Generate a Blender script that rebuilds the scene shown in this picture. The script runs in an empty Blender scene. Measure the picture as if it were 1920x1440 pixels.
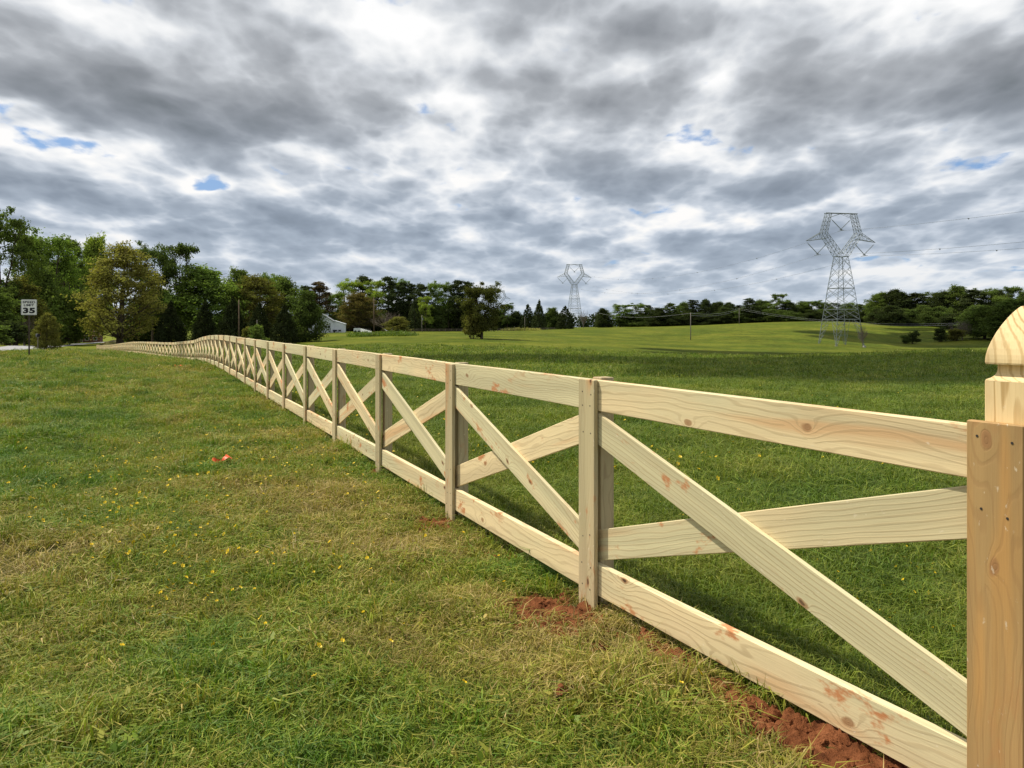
import bpy, bmesh, math, random
import numpy as np
from mathutils import Vector, Matrix
R = math.radians
scene = bpy.context.scene
COL = scene.collection

# ------------------------------------------------------------------ camera, exposure, sun, sky
EYE = 1.70
FPX = 1500.0          # focal length in photo pixels (1920 wide)
HOR = 612.0           # row of the eye-level horizon in the photo
cam_d = bpy.data.cameras.new('camera')
cam_d.sensor_width = 36.0
cam_d.lens = FPX / 1920 * 36.0
cam_d.shift_y = -(720 - HOR) / 1920
cam_d.clip_start = 0.05
cam_d.clip_end = 12000
cam = bpy.data.objects.new('camera', cam_d)
cam.location = (0, 0, EYE)
cam.rotation_euler = (R(90), 0, 0)
COL.objects.link(cam)
scene.camera = cam
scene.view_settings.view_transform = 'Standard'
scene.view_settings.look = 'None'
scene.view_settings.exposure = 0.0
scene.view_settings.gamma = 1.0
scene.view_settings.use_curve_mapping = False

SUN_AZ = math.atan2(-0.93, 0.37)      # clockwise from +Y
SUN_EL = R(57)
sdir = Vector((math.sin(SUN_AZ) * math.cos(SUN_EL), math.cos(SUN_AZ) * math.cos(SUN_EL), math.sin(SUN_EL)))
sun_d = bpy.data.lights.new('sun', 'SUN')
sun_d.energy = 5.0
sun_d.angle = R(0.5)
sun_d.color = (1.0, 0.925, 0.80)
sun = bpy.data.objects.new('sun', sun_d)
sun.rotation_euler = sdir.to_track_quat('Z', 'Y').to_euler()
sun.location = (-40, 10, 60)
COL.objects.link(sun)


class NT:
    """small helper to write node trees as expressions"""
    def __init__(self, tree):
        self.t = tree
        tree.nodes.clear()

    def n(self, typ, **kw):
        nd = self.t.nodes.new(typ)
        for k, v in kw.items():
            setattr(nd, k, v)
        return nd

    def put(self, sock, v):
        if v is None:
            return
        if isinstance(v, bpy.types.NodeSocket):
            self.t.links.new(v, sock)
        else:
            sock.default_value = v

    def math(self, op, a, b=None, c=None, clamp=False):
        nd = self.n('ShaderNodeMath', operation=op, use_clamp=clamp)
        self.put(nd.inputs[0], a)
        self.put(nd.inputs[1], b)
        self.put(nd.inputs[2], c)
        return nd.outputs[0]

    def vmath(self, op, a, b=None):
        nd = self.n('ShaderNodeVectorMath', operation=op)
        self.put(nd.inputs[0], a)
        self.put(nd.inputs[1], b)
        return nd.outputs['Value'] if op in ('DOT_PRODUCT', 'LENGTH', 'DISTANCE') else nd.outputs[0]

    def mul(self, a, b): return self.math('MULTIPLY', a, b)
    def add(self, a, b): return self.math('ADD', a, b)
    def sub(self, a, b): return self.math('SUBTRACT', a, b)

    def noise(self, vec, scale, detail=2, rough=0.5, dist=0.0, out=0):
        nd = self.n('ShaderNodeTexNoise')
        self.put(nd.inputs['Vector'], vec)
        nd.inputs['Scale'].default_value = scale
        nd.inputs['Detail'].default_value = detail
        nd.inputs['Roughness'].default_value = rough
        nd.inputs['Distortion'].default_value = dist
        return nd.outputs[out]

    def ss(self, v, lo, hi, a=0.0, b=1.0):
        nd = self.n('ShaderNodeMapRange', interpolation_type='SMOOTHSTEP')
        self.put(nd.inputs['Value'], v)
        self.put(nd.inputs['From Min'], lo)
        self.put(nd.inputs['From Max'], hi)
        self.put(nd.inputs['To Min'], a)
        self.put(nd.inputs['To Max'], b)
        return nd.outputs[0]

    def ramp(self, v, stops):
        nd = self.n('ShaderNodeValToRGB')
        cr = nd.color_ramp
        while len(cr.elements) < len(stops):
            cr.elements.new(0.5)
        for e, (p, c) in zip(cr.elements, stops):
            e.position = p
            e.color = (c[0], c[1], c[2], 1)
        self.put(nd.inputs[0], v)
        return nd.outputs[0]

    def mix(self, f, a, b, blend='MIX'):
        nd = self.n('ShaderNodeMix', data_type='RGBA', blend_type=blend)
        self.put(nd.inputs[0], f)
        for s, v in ((nd.inputs[6], a), (nd.inputs[7], b)):
            if isinstance(v, tuple) and len(v) == 3:
                v = (*v, 1)
            self.put(s, v)
        return nd.outputs[2]

    def comb(self, x, y, z):
        nd = self.n('ShaderNodeCombineXYZ')
        self.put(nd.inputs[0], x)
        self.put(nd.inputs[1], y)
        self.put(nd.inputs[2], z)
        return nd.outputs[0]

    def sep(self, v):
        nd = self.n('ShaderNodeSeparateXYZ')
        self.put(nd.inputs[0], v)
        return nd.outputs


# ---- sky: Nishita blue behind a broken deck of stratocumulus
world = bpy.data.worlds.new('World')
scene.world = world
world.use_nodes = True
W = NT(world.node_tree)
SKYK = 0.10
nish = W.n('ShaderNodeTexSky', sky_type='NISHITA')
nish.sun_disc = False
nish.sun_elevation = SUN_EL
nish.sun_rotation = SUN_AZ
nish.altitude = 250
tc = W.n('ShaderNodeTexCoord')
dirv = W.vmath('NORMALIZE', tc.outputs['Generated'])
dx, dy, dz = W.sep(dirv)
# cloud-deck coordinates (direction projected on a layer overhead)
den = W.add(W.math('MAXIMUM', dz, -0.08), 0.20)
cu = W.math('DIVIDE', dx, den)
cv = W.math('DIVIDE', dy, den)
cp = W.comb(cu, W.mul(cv, 0.72), 0.0)
# azimuth / elevation in degrees
az = W.mul(W.math('ARCTAN2', dx, dy), 57.29578)
el = W.mul(W.math('ARCSINE', dz), 57.29578)


def azel(px, py):
    x, y, z = (px - 960) / FPX, 1.0, (HOR - py) / FPX
    return math.degrees(math.atan2(x, y)), math.degrees(math.atan2(z, math.hypot(x, y)))


def fbm(vec, s, d, r):
    return W.sub(W.noise(vec, s, d, r), 0.5)


warp = W.noise(cp, 1.7, 4, 0.6, 0.0, 1)           # colour output as a vector
wx, wy, wz = W.sep(warp)
azw = W.add(az, W.mul(W.sub(wx, 0.5), 11.0))
elw = W.add(el, W.mul(W.sub(wy, 0.5), 7.0))
ae = W.comb(azw, elw, 0.0)
# (px, py, half width, half height, amount)  + = thick dark cloud, - = thin / gap
BLOBS = [(90, 110, 230, 80, .50), (470, 55, 120, 60, .30), (400, 215, 270, 50, .50), (570, 140, 100, 70, .30),
         (1070, 185, 170, 60, .45), (1660, 130, 330, 60, .50), (1300, 40, 260, 45, .30), (1870, 180, 150, 50, .35),
         (50, 320, 110, 45, .42), (300, 365, 130, 40, .35), (700, 425, 330, 30, .40), (1160, 325, 160, 36, .33),
         (1500, 350, 330, 40, .26), (1850, 370, 200, 34, .35), (1400, 445, 200, 16, .2), (1800, 460, 220, 18, .26),
         (860, 40, 120, 40, .18), (1000, 520, 260, 12, .14), (1250, 500, 200, 10, .15), (150, 430, 170, 14, .12),
         (110, 250, 110, 20, -.47), (10, 200, 50, 14, -.42), (330, 165, 120, 16, -.30), (520, 20, 60, 30, -.35),
         (250, 310, 90, 40, -.38), (610, 285, 90, 20, -.44), (420, 322, 45, 16, -.46), (850, 220, 100, 26, -.45),
         (1020, 80, 60, 50, -.42), (1330, 160, 60, 40, -.42), (1650, 240, 260, 22, -.36), (1860, 305, 90, 30, -.30),
         (760, 300, 160, 40, -.22), (1560, 60, 110, 60, -.18), (1880, 20, 60, 40, -.3), (760, 110, 110, 70, -.22),
         (1000, 390, 250, 16, -.15), (1450, 400, 200, 14, -.25), (250, 410, 160, 14, -.18), (1240, 240, 120, 22, -.2)]
tot = None
for px, py, hw, hh, amt in BLOBS:
    a0, e0 = azel(px, py)
    a1, _ = azel(px + hw, py)
    _, e1 = azel(px, py - hh)
    dv = W.vmath('MULTIPLY', W.vmath('SUBTRACT', ae, (a0, e0, 0)), (1 / abs(a1 - a0), 1 / abs(e1 - e0), 0))
    g = W.mul(W.math('EXPONENT', W.mul(W.vmath('DOT_PRODUCT', dv, dv), -0.8)), amt)
    tot = g if tot is None else W.add(tot, g)


def puff(vec, sc):
    nd = W.n('ShaderNodeTexVoronoi', voronoi_dimensions='2D', feature='F1')
    W.put(nd.inputs['Vector'], vec)
    nd.inputs['Scale'].default_value = sc
    return nd.outputs['Distance']


def density(vec):
    base = W.mul(W.noise(vec, 1.5, 5, 0.58, 0.15), 1.35)
    wv = W.vmath('ADD', vec, W.vmath('SCALE', W.noise(vec, 5.0, 2, 0.5, 0.0, 1)))
    wv.node.inputs[1].links[0].from_node.inputs[3].default_value = 0.11
    p1 = puff(wv, 3.4)
    p2 = puff(wv, 7.5)
    p3 = W.add(puff(wv, 16.0), W.mul(puff(wv, 34.0), .5))
    b = W.add(W.mul(W.sub(.62, p3), .16), W.add(base, W.add(W.mul(W.sub(.42, p1), .62), W.mul(W.sub(.42, p2), .40))))
    return W.add(b, -0.15)


d0 = W.add(density(cp), tot)
# the same deck a little higher up (towards the zenith): tops catch light, bases go dark
cp2 = W.vmath('SCALE', cp)
cp2.node.inputs[3].default_value = 0.945
d1 = W.add(density(cp2), tot)
relief = W.sub(d1, d0)                       # > 0 : lower rim of a cloud, < 0 : upper rim
fine = fbm(cp, 10.0, 5, 0.66)
shade = W.add(d0, W.add(W.mul(relief, 1.05), W.mul(fine, 0.30)))
cs = W.mul(shade, 0.66)
cloud_hi = W.ramp(cs, [(0.10, (1.0, 1.0, 1.0)), (0.20, (.87, .885, .90)), (0.32, (.645, .675, .715)), (0.48, (.425, .45, .485)), (0.70, (.28, .30, .33)), (0.95, (.19, .21, .23))])
cloud_lo = W.ramp(cs, [(0.10, (1.0, .985, .965)), (0.20, (.85, .875, .91)), (0.32, (.60, .66, .745)), (0.48, (.385, .45, .54)), (0.70, (.275, .33, .41)), (0.95, (.22, .265, .33))])
cloud_col = W.mix(W.ss(el, 6.0, 17.0), cloud_lo, cloud_hi)
# distant clouds near the horizon fade to a pale blue grey
hz = W.ss(el, 0.0, 8.0, 0.42, 0.0)
cloud_col = W.mix(hz, cloud_col, (.50, .585, .69))
cover = W.ss(W.add(d0, W.mul(fine, 0.5)), -0.02, 0.2)
cover = W.math('MAXIMUM', cover, W.ss(el, 0.0, 5.0, 1.0, 0.0))
blue = W.mix(1.0, nish.outputs[0], (SKYK, SKYK, SKYK), 'MULTIPLY')
blue = W.mix(0.5, blue, (.24, .45, .86))
sky_c = W.mix(cover, blue, cloud_col)
sky_c = W.mix(W.ss(el, -2.0, 0.0), (.16, .19, .10), sky_c)
bg = W.n('ShaderNodeBackground')
W.put(bg.inputs[0], sky_c)
bg.inputs[1].default_value = 1.0
wo = W.n('ShaderNodeOutputWorld')
W.t.links.new(bg.outputs[0], wo.inputs[0])
world.cycles.sampling_method = 'MANUAL'
world.cycles.sample_map_resolution = 256
scene.cycles.max_bounces = 5
scene.cycles.diffuse_bounces = 2
scene.cycles.glossy_bounces = 1
scene.cycles.transmission_bounces = 3


# ------------------------------------------------------------------ helpers
def at(px, py, Y):
    """photo pixel + distance ahead -> point in the world"""
    return np.array([(px - 960) / FPX * Y, Y, EYE + (HOR - py) / FPX * Y])


def new_mat(name, rough=0.8):
    m = bpy.data.materials.new(name)
    m.use_nodes = True
    t = NT(m.node_tree)
    b = t.n('ShaderNodeBsdfPrincipled')
    b.inputs['Roughness'].default_value = rough
    b.inputs['Specular IOR Level'].default_value = 0.25
    o = t.n('ShaderNodeOutputMaterial')
    t.t.links.new(b.outputs[0], o.inputs[0])
    return m, t, b


def flat_mat(name, col, rough=0.7, metal=0.0, var=0.18, scale=3.0):
    m, t, b = new_mat(name, rough)
    g = t.n('ShaderNodeNewGeometry')
    nz = t.noise(g.outputs['Position'], scale, 4, 0.6)
    c = t.mix(t.ss(nz, 0.3, 0.7), tuple(x * (1 - var) for x in col), tuple(min(1, x * (1 + var)) for x in col))
    t.put(b.inputs['Base Color'], c)
    b.inputs['Metallic'].default_value = metal
    return m


def empty(name, loc, rz=0.0, sc=1.0):
    o = bpy.data.objects.new(name, None)
    o.location = loc
    o.rotation_euler = (0, 0, rz)
    o.scale = (sc, sc, sc) if not isinstance(sc, tuple) else sc
    o.empty_display_size = 0.2
    COL.objects.link(o)
    return o


def tag(o, label=None, cat=None, group=None, kind=None):
    if label: o['label'] = label
    if cat: o['category'] = cat
    if group: o['group'] = group
    if kind: o['kind'] = kind
    return o


def link(name, mesh, parent=None, loc=None):
    o = bpy.data.objects.new(name, mesh)
    if parent is not None:
        o.parent = parent
    if loc is not None:
        o.location = loc
    COL.objects.link(o)
    return o


def mesh_np(name, verts, faces_flat, sizes, mat=None, smooth=False):
    """verts (n,3), flat loop indices, loop count per face"""
    me = bpy.data.meshes.new(name)
    verts = np.asarray(verts, dtype=np.float32)
    faces_flat = np.asarray(faces_flat, dtype=np.int32)
    sizes = np.asarray(sizes, dtype=np.int32)
    me.vertices.add(len(verts))
    me.vertices.foreach_set('co', verts.ravel())
    me.loops.add(len(faces_flat))
    me.loops.foreach_set('vertex_index', faces_flat)
    me.polygons.add(len(sizes))
    st = np.concatenate([[0], np.cumsum(sizes)[:-1]]).astype(np.int32)
    me.polygons.foreach_set('loop_start', st)
    me.update(calc_edges=True)
    me.validate()
    if mat:
        for m in (mat if isinstance(mat, (list, tuple)) else [mat]):
            me.materials.append(m)
    me.polygons.foreach_set('use_smooth', np.full(len(me.polygons), bool(smooth)))
    return me


class MB:
    """collects simple shapes into one mesh"""
    def __init__(self):
        self.v, self.f, self.s = [], [], []
        self.n = 0
        self.g = []

    def add(self, verts, faces, grain=None):
        self.v.extend(verts)
        for f in faces:
            self.f.extend(i + self.n for i in f)
            self.s.append(len(f))
        self.n += len(verts)
        if grain is not None:
            self.g.extend(grain)

    def box(self, c, s, rz=0.0):
        cx, cy, cz = c
        hx, hy, hz = s[0] / 2, s[1] / 2, s[2] / 2
        co, si = math.cos(rz), math.sin(rz)
        vs = []
        for z in (-hz, hz):
            for x, y in ((-hx, -hy), (hx, -hy), (hx, hy), (-hx, hy)):
                vs.append((cx + x * co - y * si, cy + x * si + y * co, cz + z))
        self.add(vs, [(0, 3, 2, 1), (4, 5, 6, 7), (0, 1, 5, 4), (1, 2, 6, 5), (2, 3, 7, 6), (3, 0, 4, 7)])

    def tube(self, pts, rads, seg=6, cap=True):
        pts = [Vector(p) for p in pts]
        if not isinstance(rads, (list, tuple)):
            rads = [rads] * len(pts)
        rings = []
        up = Vector((0.31, 0.17, 0.93))
        for i, p in enumerate(pts):
            d = (pts[min(i + 1, len(pts) - 1)] - pts[max(i - 1, 0)])
            if d.length < 1e-9:
                d = Vector((0, 0, 1))
            d.normalize()
            u = d.cross(up)
            if u.length < 1e-3:
                u = d.cross(Vector((1, 0, 0)))
            u.normalize()
            w = d.cross(u)
            rings.append([tuple(p + (u * math.cos(2 * math.pi * k / seg) + w * math.sin(2 * math.pi * k / seg)) * rads[i]) for k in range(seg)])
        vs = [v for r in rings for v in r]
        fs = []
        for i in range(len(pts) - 1):
            for k in range(seg):
                a, b = i * seg + k, i * seg + (k + 1) % seg
                fs.append((a, b, b + seg, a + seg))
        if cap:
            fs.append(tuple(range(seg - 1, -1, -1)))
            fs.append(tuple((len(pts) - 1) * seg + k for k in range(seg)))
        self.add(vs, fs)

    def bar(self, a, b, r):
        self.tube([a, b], r, 4, False)

    def build(self, name, mat, parent=None, loc=None, smooth=False):
        me = mesh_np(name, self.v, self.f, self.s, mat, smooth)
        if self.g:
            at_ = me.attributes.new('grain', 'FLOAT_VECTOR', 'POINT')
            at_.data.foreach_set('vector', np.asarray(self.g, dtype=np.float32).ravel())
        return link(name, me, parent, loc)


# ------------------------------------------------------------------ lie of the land
CTRL = [(1.5, 2.6, .03), (.45, 4.8, 0), (-2, 10, 0), (-5, 17, -.02), (-9, 25, .0), (-12.6, 33, -.02), (-17, 43, -.25), (-21, 51.5, -.58),
        (-28, 66, -1.03), (-45, 95, -1.5), (-75, 150, -3.1), (-104, 200, -4.4), (-122, 240, -4.3), (-142, 290, -4.2),
        (-5, 3, 0), (-10, 10, .05), (-14, 22, .16), (-21.7, 36, .34), (-24, 44, .22), (-33, 52, .02), (-60, 100, -1.15), (-88, 150, -2.3),
        (-118, 200, -3.3), (-155, 300, -4.7), (-201, 450, -5.4), (-40, 50, .15), (-40, 30, .5), (-60, 60, .3), (-75, 100, -.6), (-105, 150, -1.5),
        (-150, 200, -2.0), (-200, 300, -3.8), (-30, 60, -.5), (-15, 55, -.9),
        (5, 10, -.02), (10, 20, -.15), (0, 30, -.3), (18, 30, -.35), (0, 60, -1), (40, 60, -1.1), (0, 100, -1.7), (60, 100, -1.9),
        (-20, 100, -1.6), (-35, 150, -2.2), (0, 150, -2.2), (80, 150, -3.0), (99.5, 242, -4.1), (160, 242, -4.0), (50, 242, -2.9),
        (0, 242, -1.0), (-8, 200, -1.35), (-16, 400, -.5), (30, 430, .4), (42, 450, .9), (85, 420, 1.75), (131, 400, 3.6),
        (166, 390, 3.8), (200, 380, 2.2), (207, 330, -1.5), (150, 300, -3.3), (58, 255, -2.7), (-52, 300, -.4), (-63, 280, -.45),
        (-55, 215, -2.2), (-90, 240, -2.4), (-112, 255, -2.9), (41, 526, 1.0), (110, 520, 2.5), (230, 480, 1.5), (-60, 400, -.6), (-130, 360, -3.0),
        (0, -20, 0), (30, -20, 0), (-30, -20, .1), (30, 5, 0), (-40, 0, .2)]
for k in range(12):
    a = k * math.pi / 6
    CTRL.append((800 * math.sin(a), 800 * math.cos(a), -2.0))
    CTRL.append((1600 * math.sin(a + .2), 1600 * math.cos(a + .2), -3.0))
CP = np.array(CTRL)


def _warp(xy):
    """compress distance so the fit is even from near to far"""
    r = np.hypot(xy[:, 0], xy[:, 1]) + 1e-6
    f = 14 * np.arcsinh(r / 14) / r
    return xy * f[:, None]


def _tps(d2):
    return 0.5 * d2 * np.log(d2 + 1e-9)


_pw = _warp(CP[:, :2])
_n = len(_pw)
_d2 = ((_pw[:, None] - _pw[None]) ** 2).sum(-1)
_A = np.zeros((_n + 3, _n + 3))
_A[:_n, :_n] = _tps(_d2) + np.eye(_n) * 0.6
_A[:_n, _n] = 1
_A[:_n, _n + 1:] = _pw
_A[_n:, :_n] = _A[:_n, _n:].T
_sol = np.linalg.solve(_A, np.concatenate([CP[:, 2], np.zeros(3)]))


def ground(x, y, micro=True):
    x = np.atleast_1d(np.asarray(x, float))
    y = np.atleast_1d(np.asarray(y, float))
    q = _warp(np.stack([x, y], 1))
    z = np.empty(len(q))
    for i in range(0, len(q), 20000):
        d2 = ((q[i:i + 20000, None] - _pw[None]) ** 2).sum(-1)
        z[i:i + 20000] = _tps(d2) @ _sol[:_n] + _sol[_n] + q[i:i + 20000] @ _sol[_n + 1:]
    r = np.hypot(x, y)
    z = np.where(r > 900, z * np.clip((1700 - r) / 800, 0, 1) - 3.0 * np.clip((r - 900) / 800, 0, 1), z)
    if micro:
        a = np.clip((r - 1.5) / 4, 0, 1) * np.clip((160 - r) / 100, 0, 1)
        z = z + a * (.018 * np.sin(1.9 * x + .7 * y) * np.sin(1.3 * y - .6 * x + 1) + .02 * np.sin(.8 * x - .5 * y + 2) + .014 * np.sin(2.7 * y + .9 * x))
    return z


def gz(x, y):
    return float(ground(x, y)[0])


# ------------------------------------------------------------------ fence line and road line (plan)
U0 = np.array([-.4105, .912])
F_PTS = [np.array([1.58, 2.62])]
p = np.array([.447, 4.82])
while p[1] < 51.0:
    F_PTS.append(p.copy())
    p = p + U0 * 2.45
BENDS = [(-28.2, 66), (-45, 95), (-75, 150), (-104, 200), (-122, 240), (-142, 290)]
cur = F_PTS[-1].copy()
for b in BENDS:
    b = np.array(b, float)
    while np.linalg.norm(b - cur) > 2.45:
        d = (b - cur) / np.linalg.norm(b - cur)
        cur = cur + d * 2.45
        F_PTS.append(cur.copy())
F_PTS = np.array(F_PTS)
NP_ = len(F_PTS)
FENCE_LINE = np.array([[4.2, -2.4]] + F_PTS[::4].tolist() + [[-165, 345], [-260, 560]])
ROAD = np.array([[-6, 4], [-17, 24], [-33, 52], [-61.5, 101], [-91, 150], [-120, 203], [-141, 250], [-160, 300], [-184, 380], [-205, 450], [-232, 540]])
ROAD[:3] = [[-11.5, -10], [-22, 22], [-35.5, 52]]


def resample(line, step):
    line = np.asarray(line, float)
    for _ in range(3):                       # corner cutting
        q = 0.75 * line[:-1] + 0.25 * line[1:]
        r = 0.25 * line[:-1] + 0.75 * line[1:]
        line = np.concatenate([line[:1], np.stack([q, r], 1).reshape(-1, 2), line[-1:]])
    seg = np.linalg.norm(np.diff(line, axis=0), axis=1)
    s = np.concatenate([[0], np.cumsum(seg)])
    t = np.arange(0, s[-1], step)
    return np.stack([np.interp(t, s, line[:, 0]), np.interp(t, s, line[:, 1])], 1)


def signed(line, x, y):
    """signed sideways distance to a polyline (+ = right of it when walking along it)"""
    best = np.full(len(x), 1e9)
    sgn = np.ones(len(x))
    for a, b in zip(line[:-1], line[1:]):
        d = b - a
        L = d @ d
        t = np.clip(((x - a[0]) * d[0] + (y - a[1]) * d[1]) / L, 0, 1)
        qx, qy = x - a[0] - t * d[0], y - a[1] - t * d[1]
        dd = np.hypot(qx, qy)
        m = dd < best
        best = np.where(m, dd, best)
        sgn = np.where(m, np.sign(qx * d[1] - qy * d[0]), sgn)
    return best * sgn


road_s = resample(ROAD, 3.0)

# ------------------------------------------------------------------ ground sheet
gm, t, b = new_mat('ground_grass', 0.95)
g = t.n('ShaderNodeNewGeometry')
pos = g.outputs['Position']
fa = t.n('ShaderNodeAttribute', attribute_name='field')
na = t.noise(pos, 0.35, 5, 0.6)
nb = t.noise(pos, 2.3, 4, 0.6)
nc = t.noise(pos, 0.045, 4, 0.55)
nd_ = t.noise(pos, 14.0, 3, 0.6)
lawn = t.ramp(t.add(t.mul(na, .6), t.mul(nb, .4)), [(.32, (.038, .050, .010)), (.48, (.055, .060, .015)), (.60, (.090, .078, .026)), (.72, (.125, .092, .040))])
fld = t.ramp(t.add(t.mul(nc, .65), t.mul(na, .35)), [(.30, (.050, .075, .009)), (.44, (.078, .105, .011)), (.58, (.125, .140, .016)), (.72, (.165, .165, .028))])
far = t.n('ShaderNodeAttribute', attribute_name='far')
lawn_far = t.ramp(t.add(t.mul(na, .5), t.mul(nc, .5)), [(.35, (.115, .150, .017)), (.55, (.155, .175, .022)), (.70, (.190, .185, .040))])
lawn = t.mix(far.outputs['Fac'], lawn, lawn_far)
kf = t.ss(t.add(t.mul(t.noise(pos, .85, 5, .68), .6), t.mul(t.noise(pos, .12, 4, .6), .4)), .34, .66, .66, 1.28)
fld = t.mix(1.0, fld, t.comb(kf, kf, kf), 'MULTIPLY')
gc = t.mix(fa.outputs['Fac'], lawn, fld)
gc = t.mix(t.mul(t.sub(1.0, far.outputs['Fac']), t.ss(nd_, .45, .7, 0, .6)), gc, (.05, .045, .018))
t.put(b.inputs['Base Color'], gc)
b.inputs['Specular IOR Level'].default_value = 0.05
bp = t.n('ShaderNodeBump')
bp.inputs['Strength'].default_value = 0.9
bp.inputs['Distance'].default_value = 0.12
t.put(bp.inputs['Height'], t.add(t.mul(nb, 1.0), t.mul(nd_, .35)))
t.put(b.inputs['Normal'], bp.outputs[0])

rr = np.concatenate([np.linspace(0, 2.0, 9)[1:], np.geomspace(2.12, 5000, 150)])
ang = np.concatenate([np.arange(-48, 48.01, 0.5), np.arange(53, 311.9, 5.0)])
ang = np.radians(ang)
gx = (rr[:, None] * np.sin(ang)[None]).ravel()
gy = (rr[:, None] * np.cos(ang)[None]).ravel()
gzv = ground(gx, gy)
na_, nr_ = len(ang), len(rr)
verts = np.concatenate([[[0, 0, float(ground(0, 0)[0])]], np.stack([gx, gy, gzv], 1)])
i0 = np.arange(nr_ - 1)[:, None] * na_ + 1
j0 = np.arange(na_)[None]
j1 = (j0 + 1) % na_
q = np.stack([i0 + j0, i0 + na_ + j0, i0 + na_ + j1, i0 + j1], -1).reshape(-1, 4)[:, ::-1]
tri = np.stack([np.zeros(na_, int), 1 + np.arange(na_), 1 + (np.arange(na_) + 1) % na_], 1)[:, ::-1]
me = mesh_np('ground', verts, np.concatenate([q.ravel(), tri.ravel()]), [4] * len(q) + [3] * na_, gm, True)
sx = np.concatenate([[0], gx]); sy = np.concatenate([[0], gy])
fs = np.clip(signed(FENCE_LINE, sx, sy) / 0.3 + .5, 0, 1)
A1 = me.attributes.new('field', 'FLOAT', 'POINT'); A1.data.foreach_set('value', fs.astype(np.float32))
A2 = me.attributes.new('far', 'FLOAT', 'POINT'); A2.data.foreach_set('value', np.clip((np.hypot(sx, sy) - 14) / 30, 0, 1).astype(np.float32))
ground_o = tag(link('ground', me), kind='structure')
if sum(p_.normal.z for p_ in me.polygons) < 0:
    me.flip_normals()

# ------------------------------------------------------------------ road
rm, t, b = new_mat('asphalt', 0.85)
g = t.n('ShaderNodeNewGeometry')
n1 = t.noise(g.outputs['Position'], .25, 4, .6)
n2 = t.noise(g.outputs['Position'], 6, 4, .7)
t.put(b.inputs['Base Color'], t.ramp(t.add(t.mul(n1, .5), t.mul(n2, .5)), [(.35, (.26, .26, .265)), (.65, (.36, .36, .36))]))


def ribbon(name, line, off0, off1, lift, mat, dash=None, nx=5):
    T = np.gradient(line, axis=0)
    T /= np.linalg.norm(T, axis=1)[:, None]
    Nn = np.stack([T[:, 1], -T[:, 0]], 1)
    offs = np.linspace(off0, off1, nx)
    P = line[:, None] + Nn[:, None] * offs[None, :, None]
    crown = (1 - (np.abs(offs) / 3.3) ** 2) * 0.06
    Z = ground(P[..., 0].ravel(), P[..., 1].ravel(), False).reshape(P.shape[:2]) + lift + crown[None]
    V = np.concatenate([P, Z[..., None]], -1).reshape(-1, 3)
    F = []
    for i in range(len(line) - 1):
        for k in range(nx - 1):
            a = i * nx + k
            F.append((a, a + nx, a + nx + 1, a + 1))
    F = np.array(F)[:, ::-1]
    me_ = mesh_np(name, V, F.ravel(), [4] * len(F), mat, True)
    if sum(p_.normal.z for p_ in me_.polygons) < 0:
        me_.flip_normals()
    return link(name, me_)


road_o = tag(ribbon('road', road_s, -2.7, 2.7, .06, rm, nx=7), kind='structure')
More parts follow.
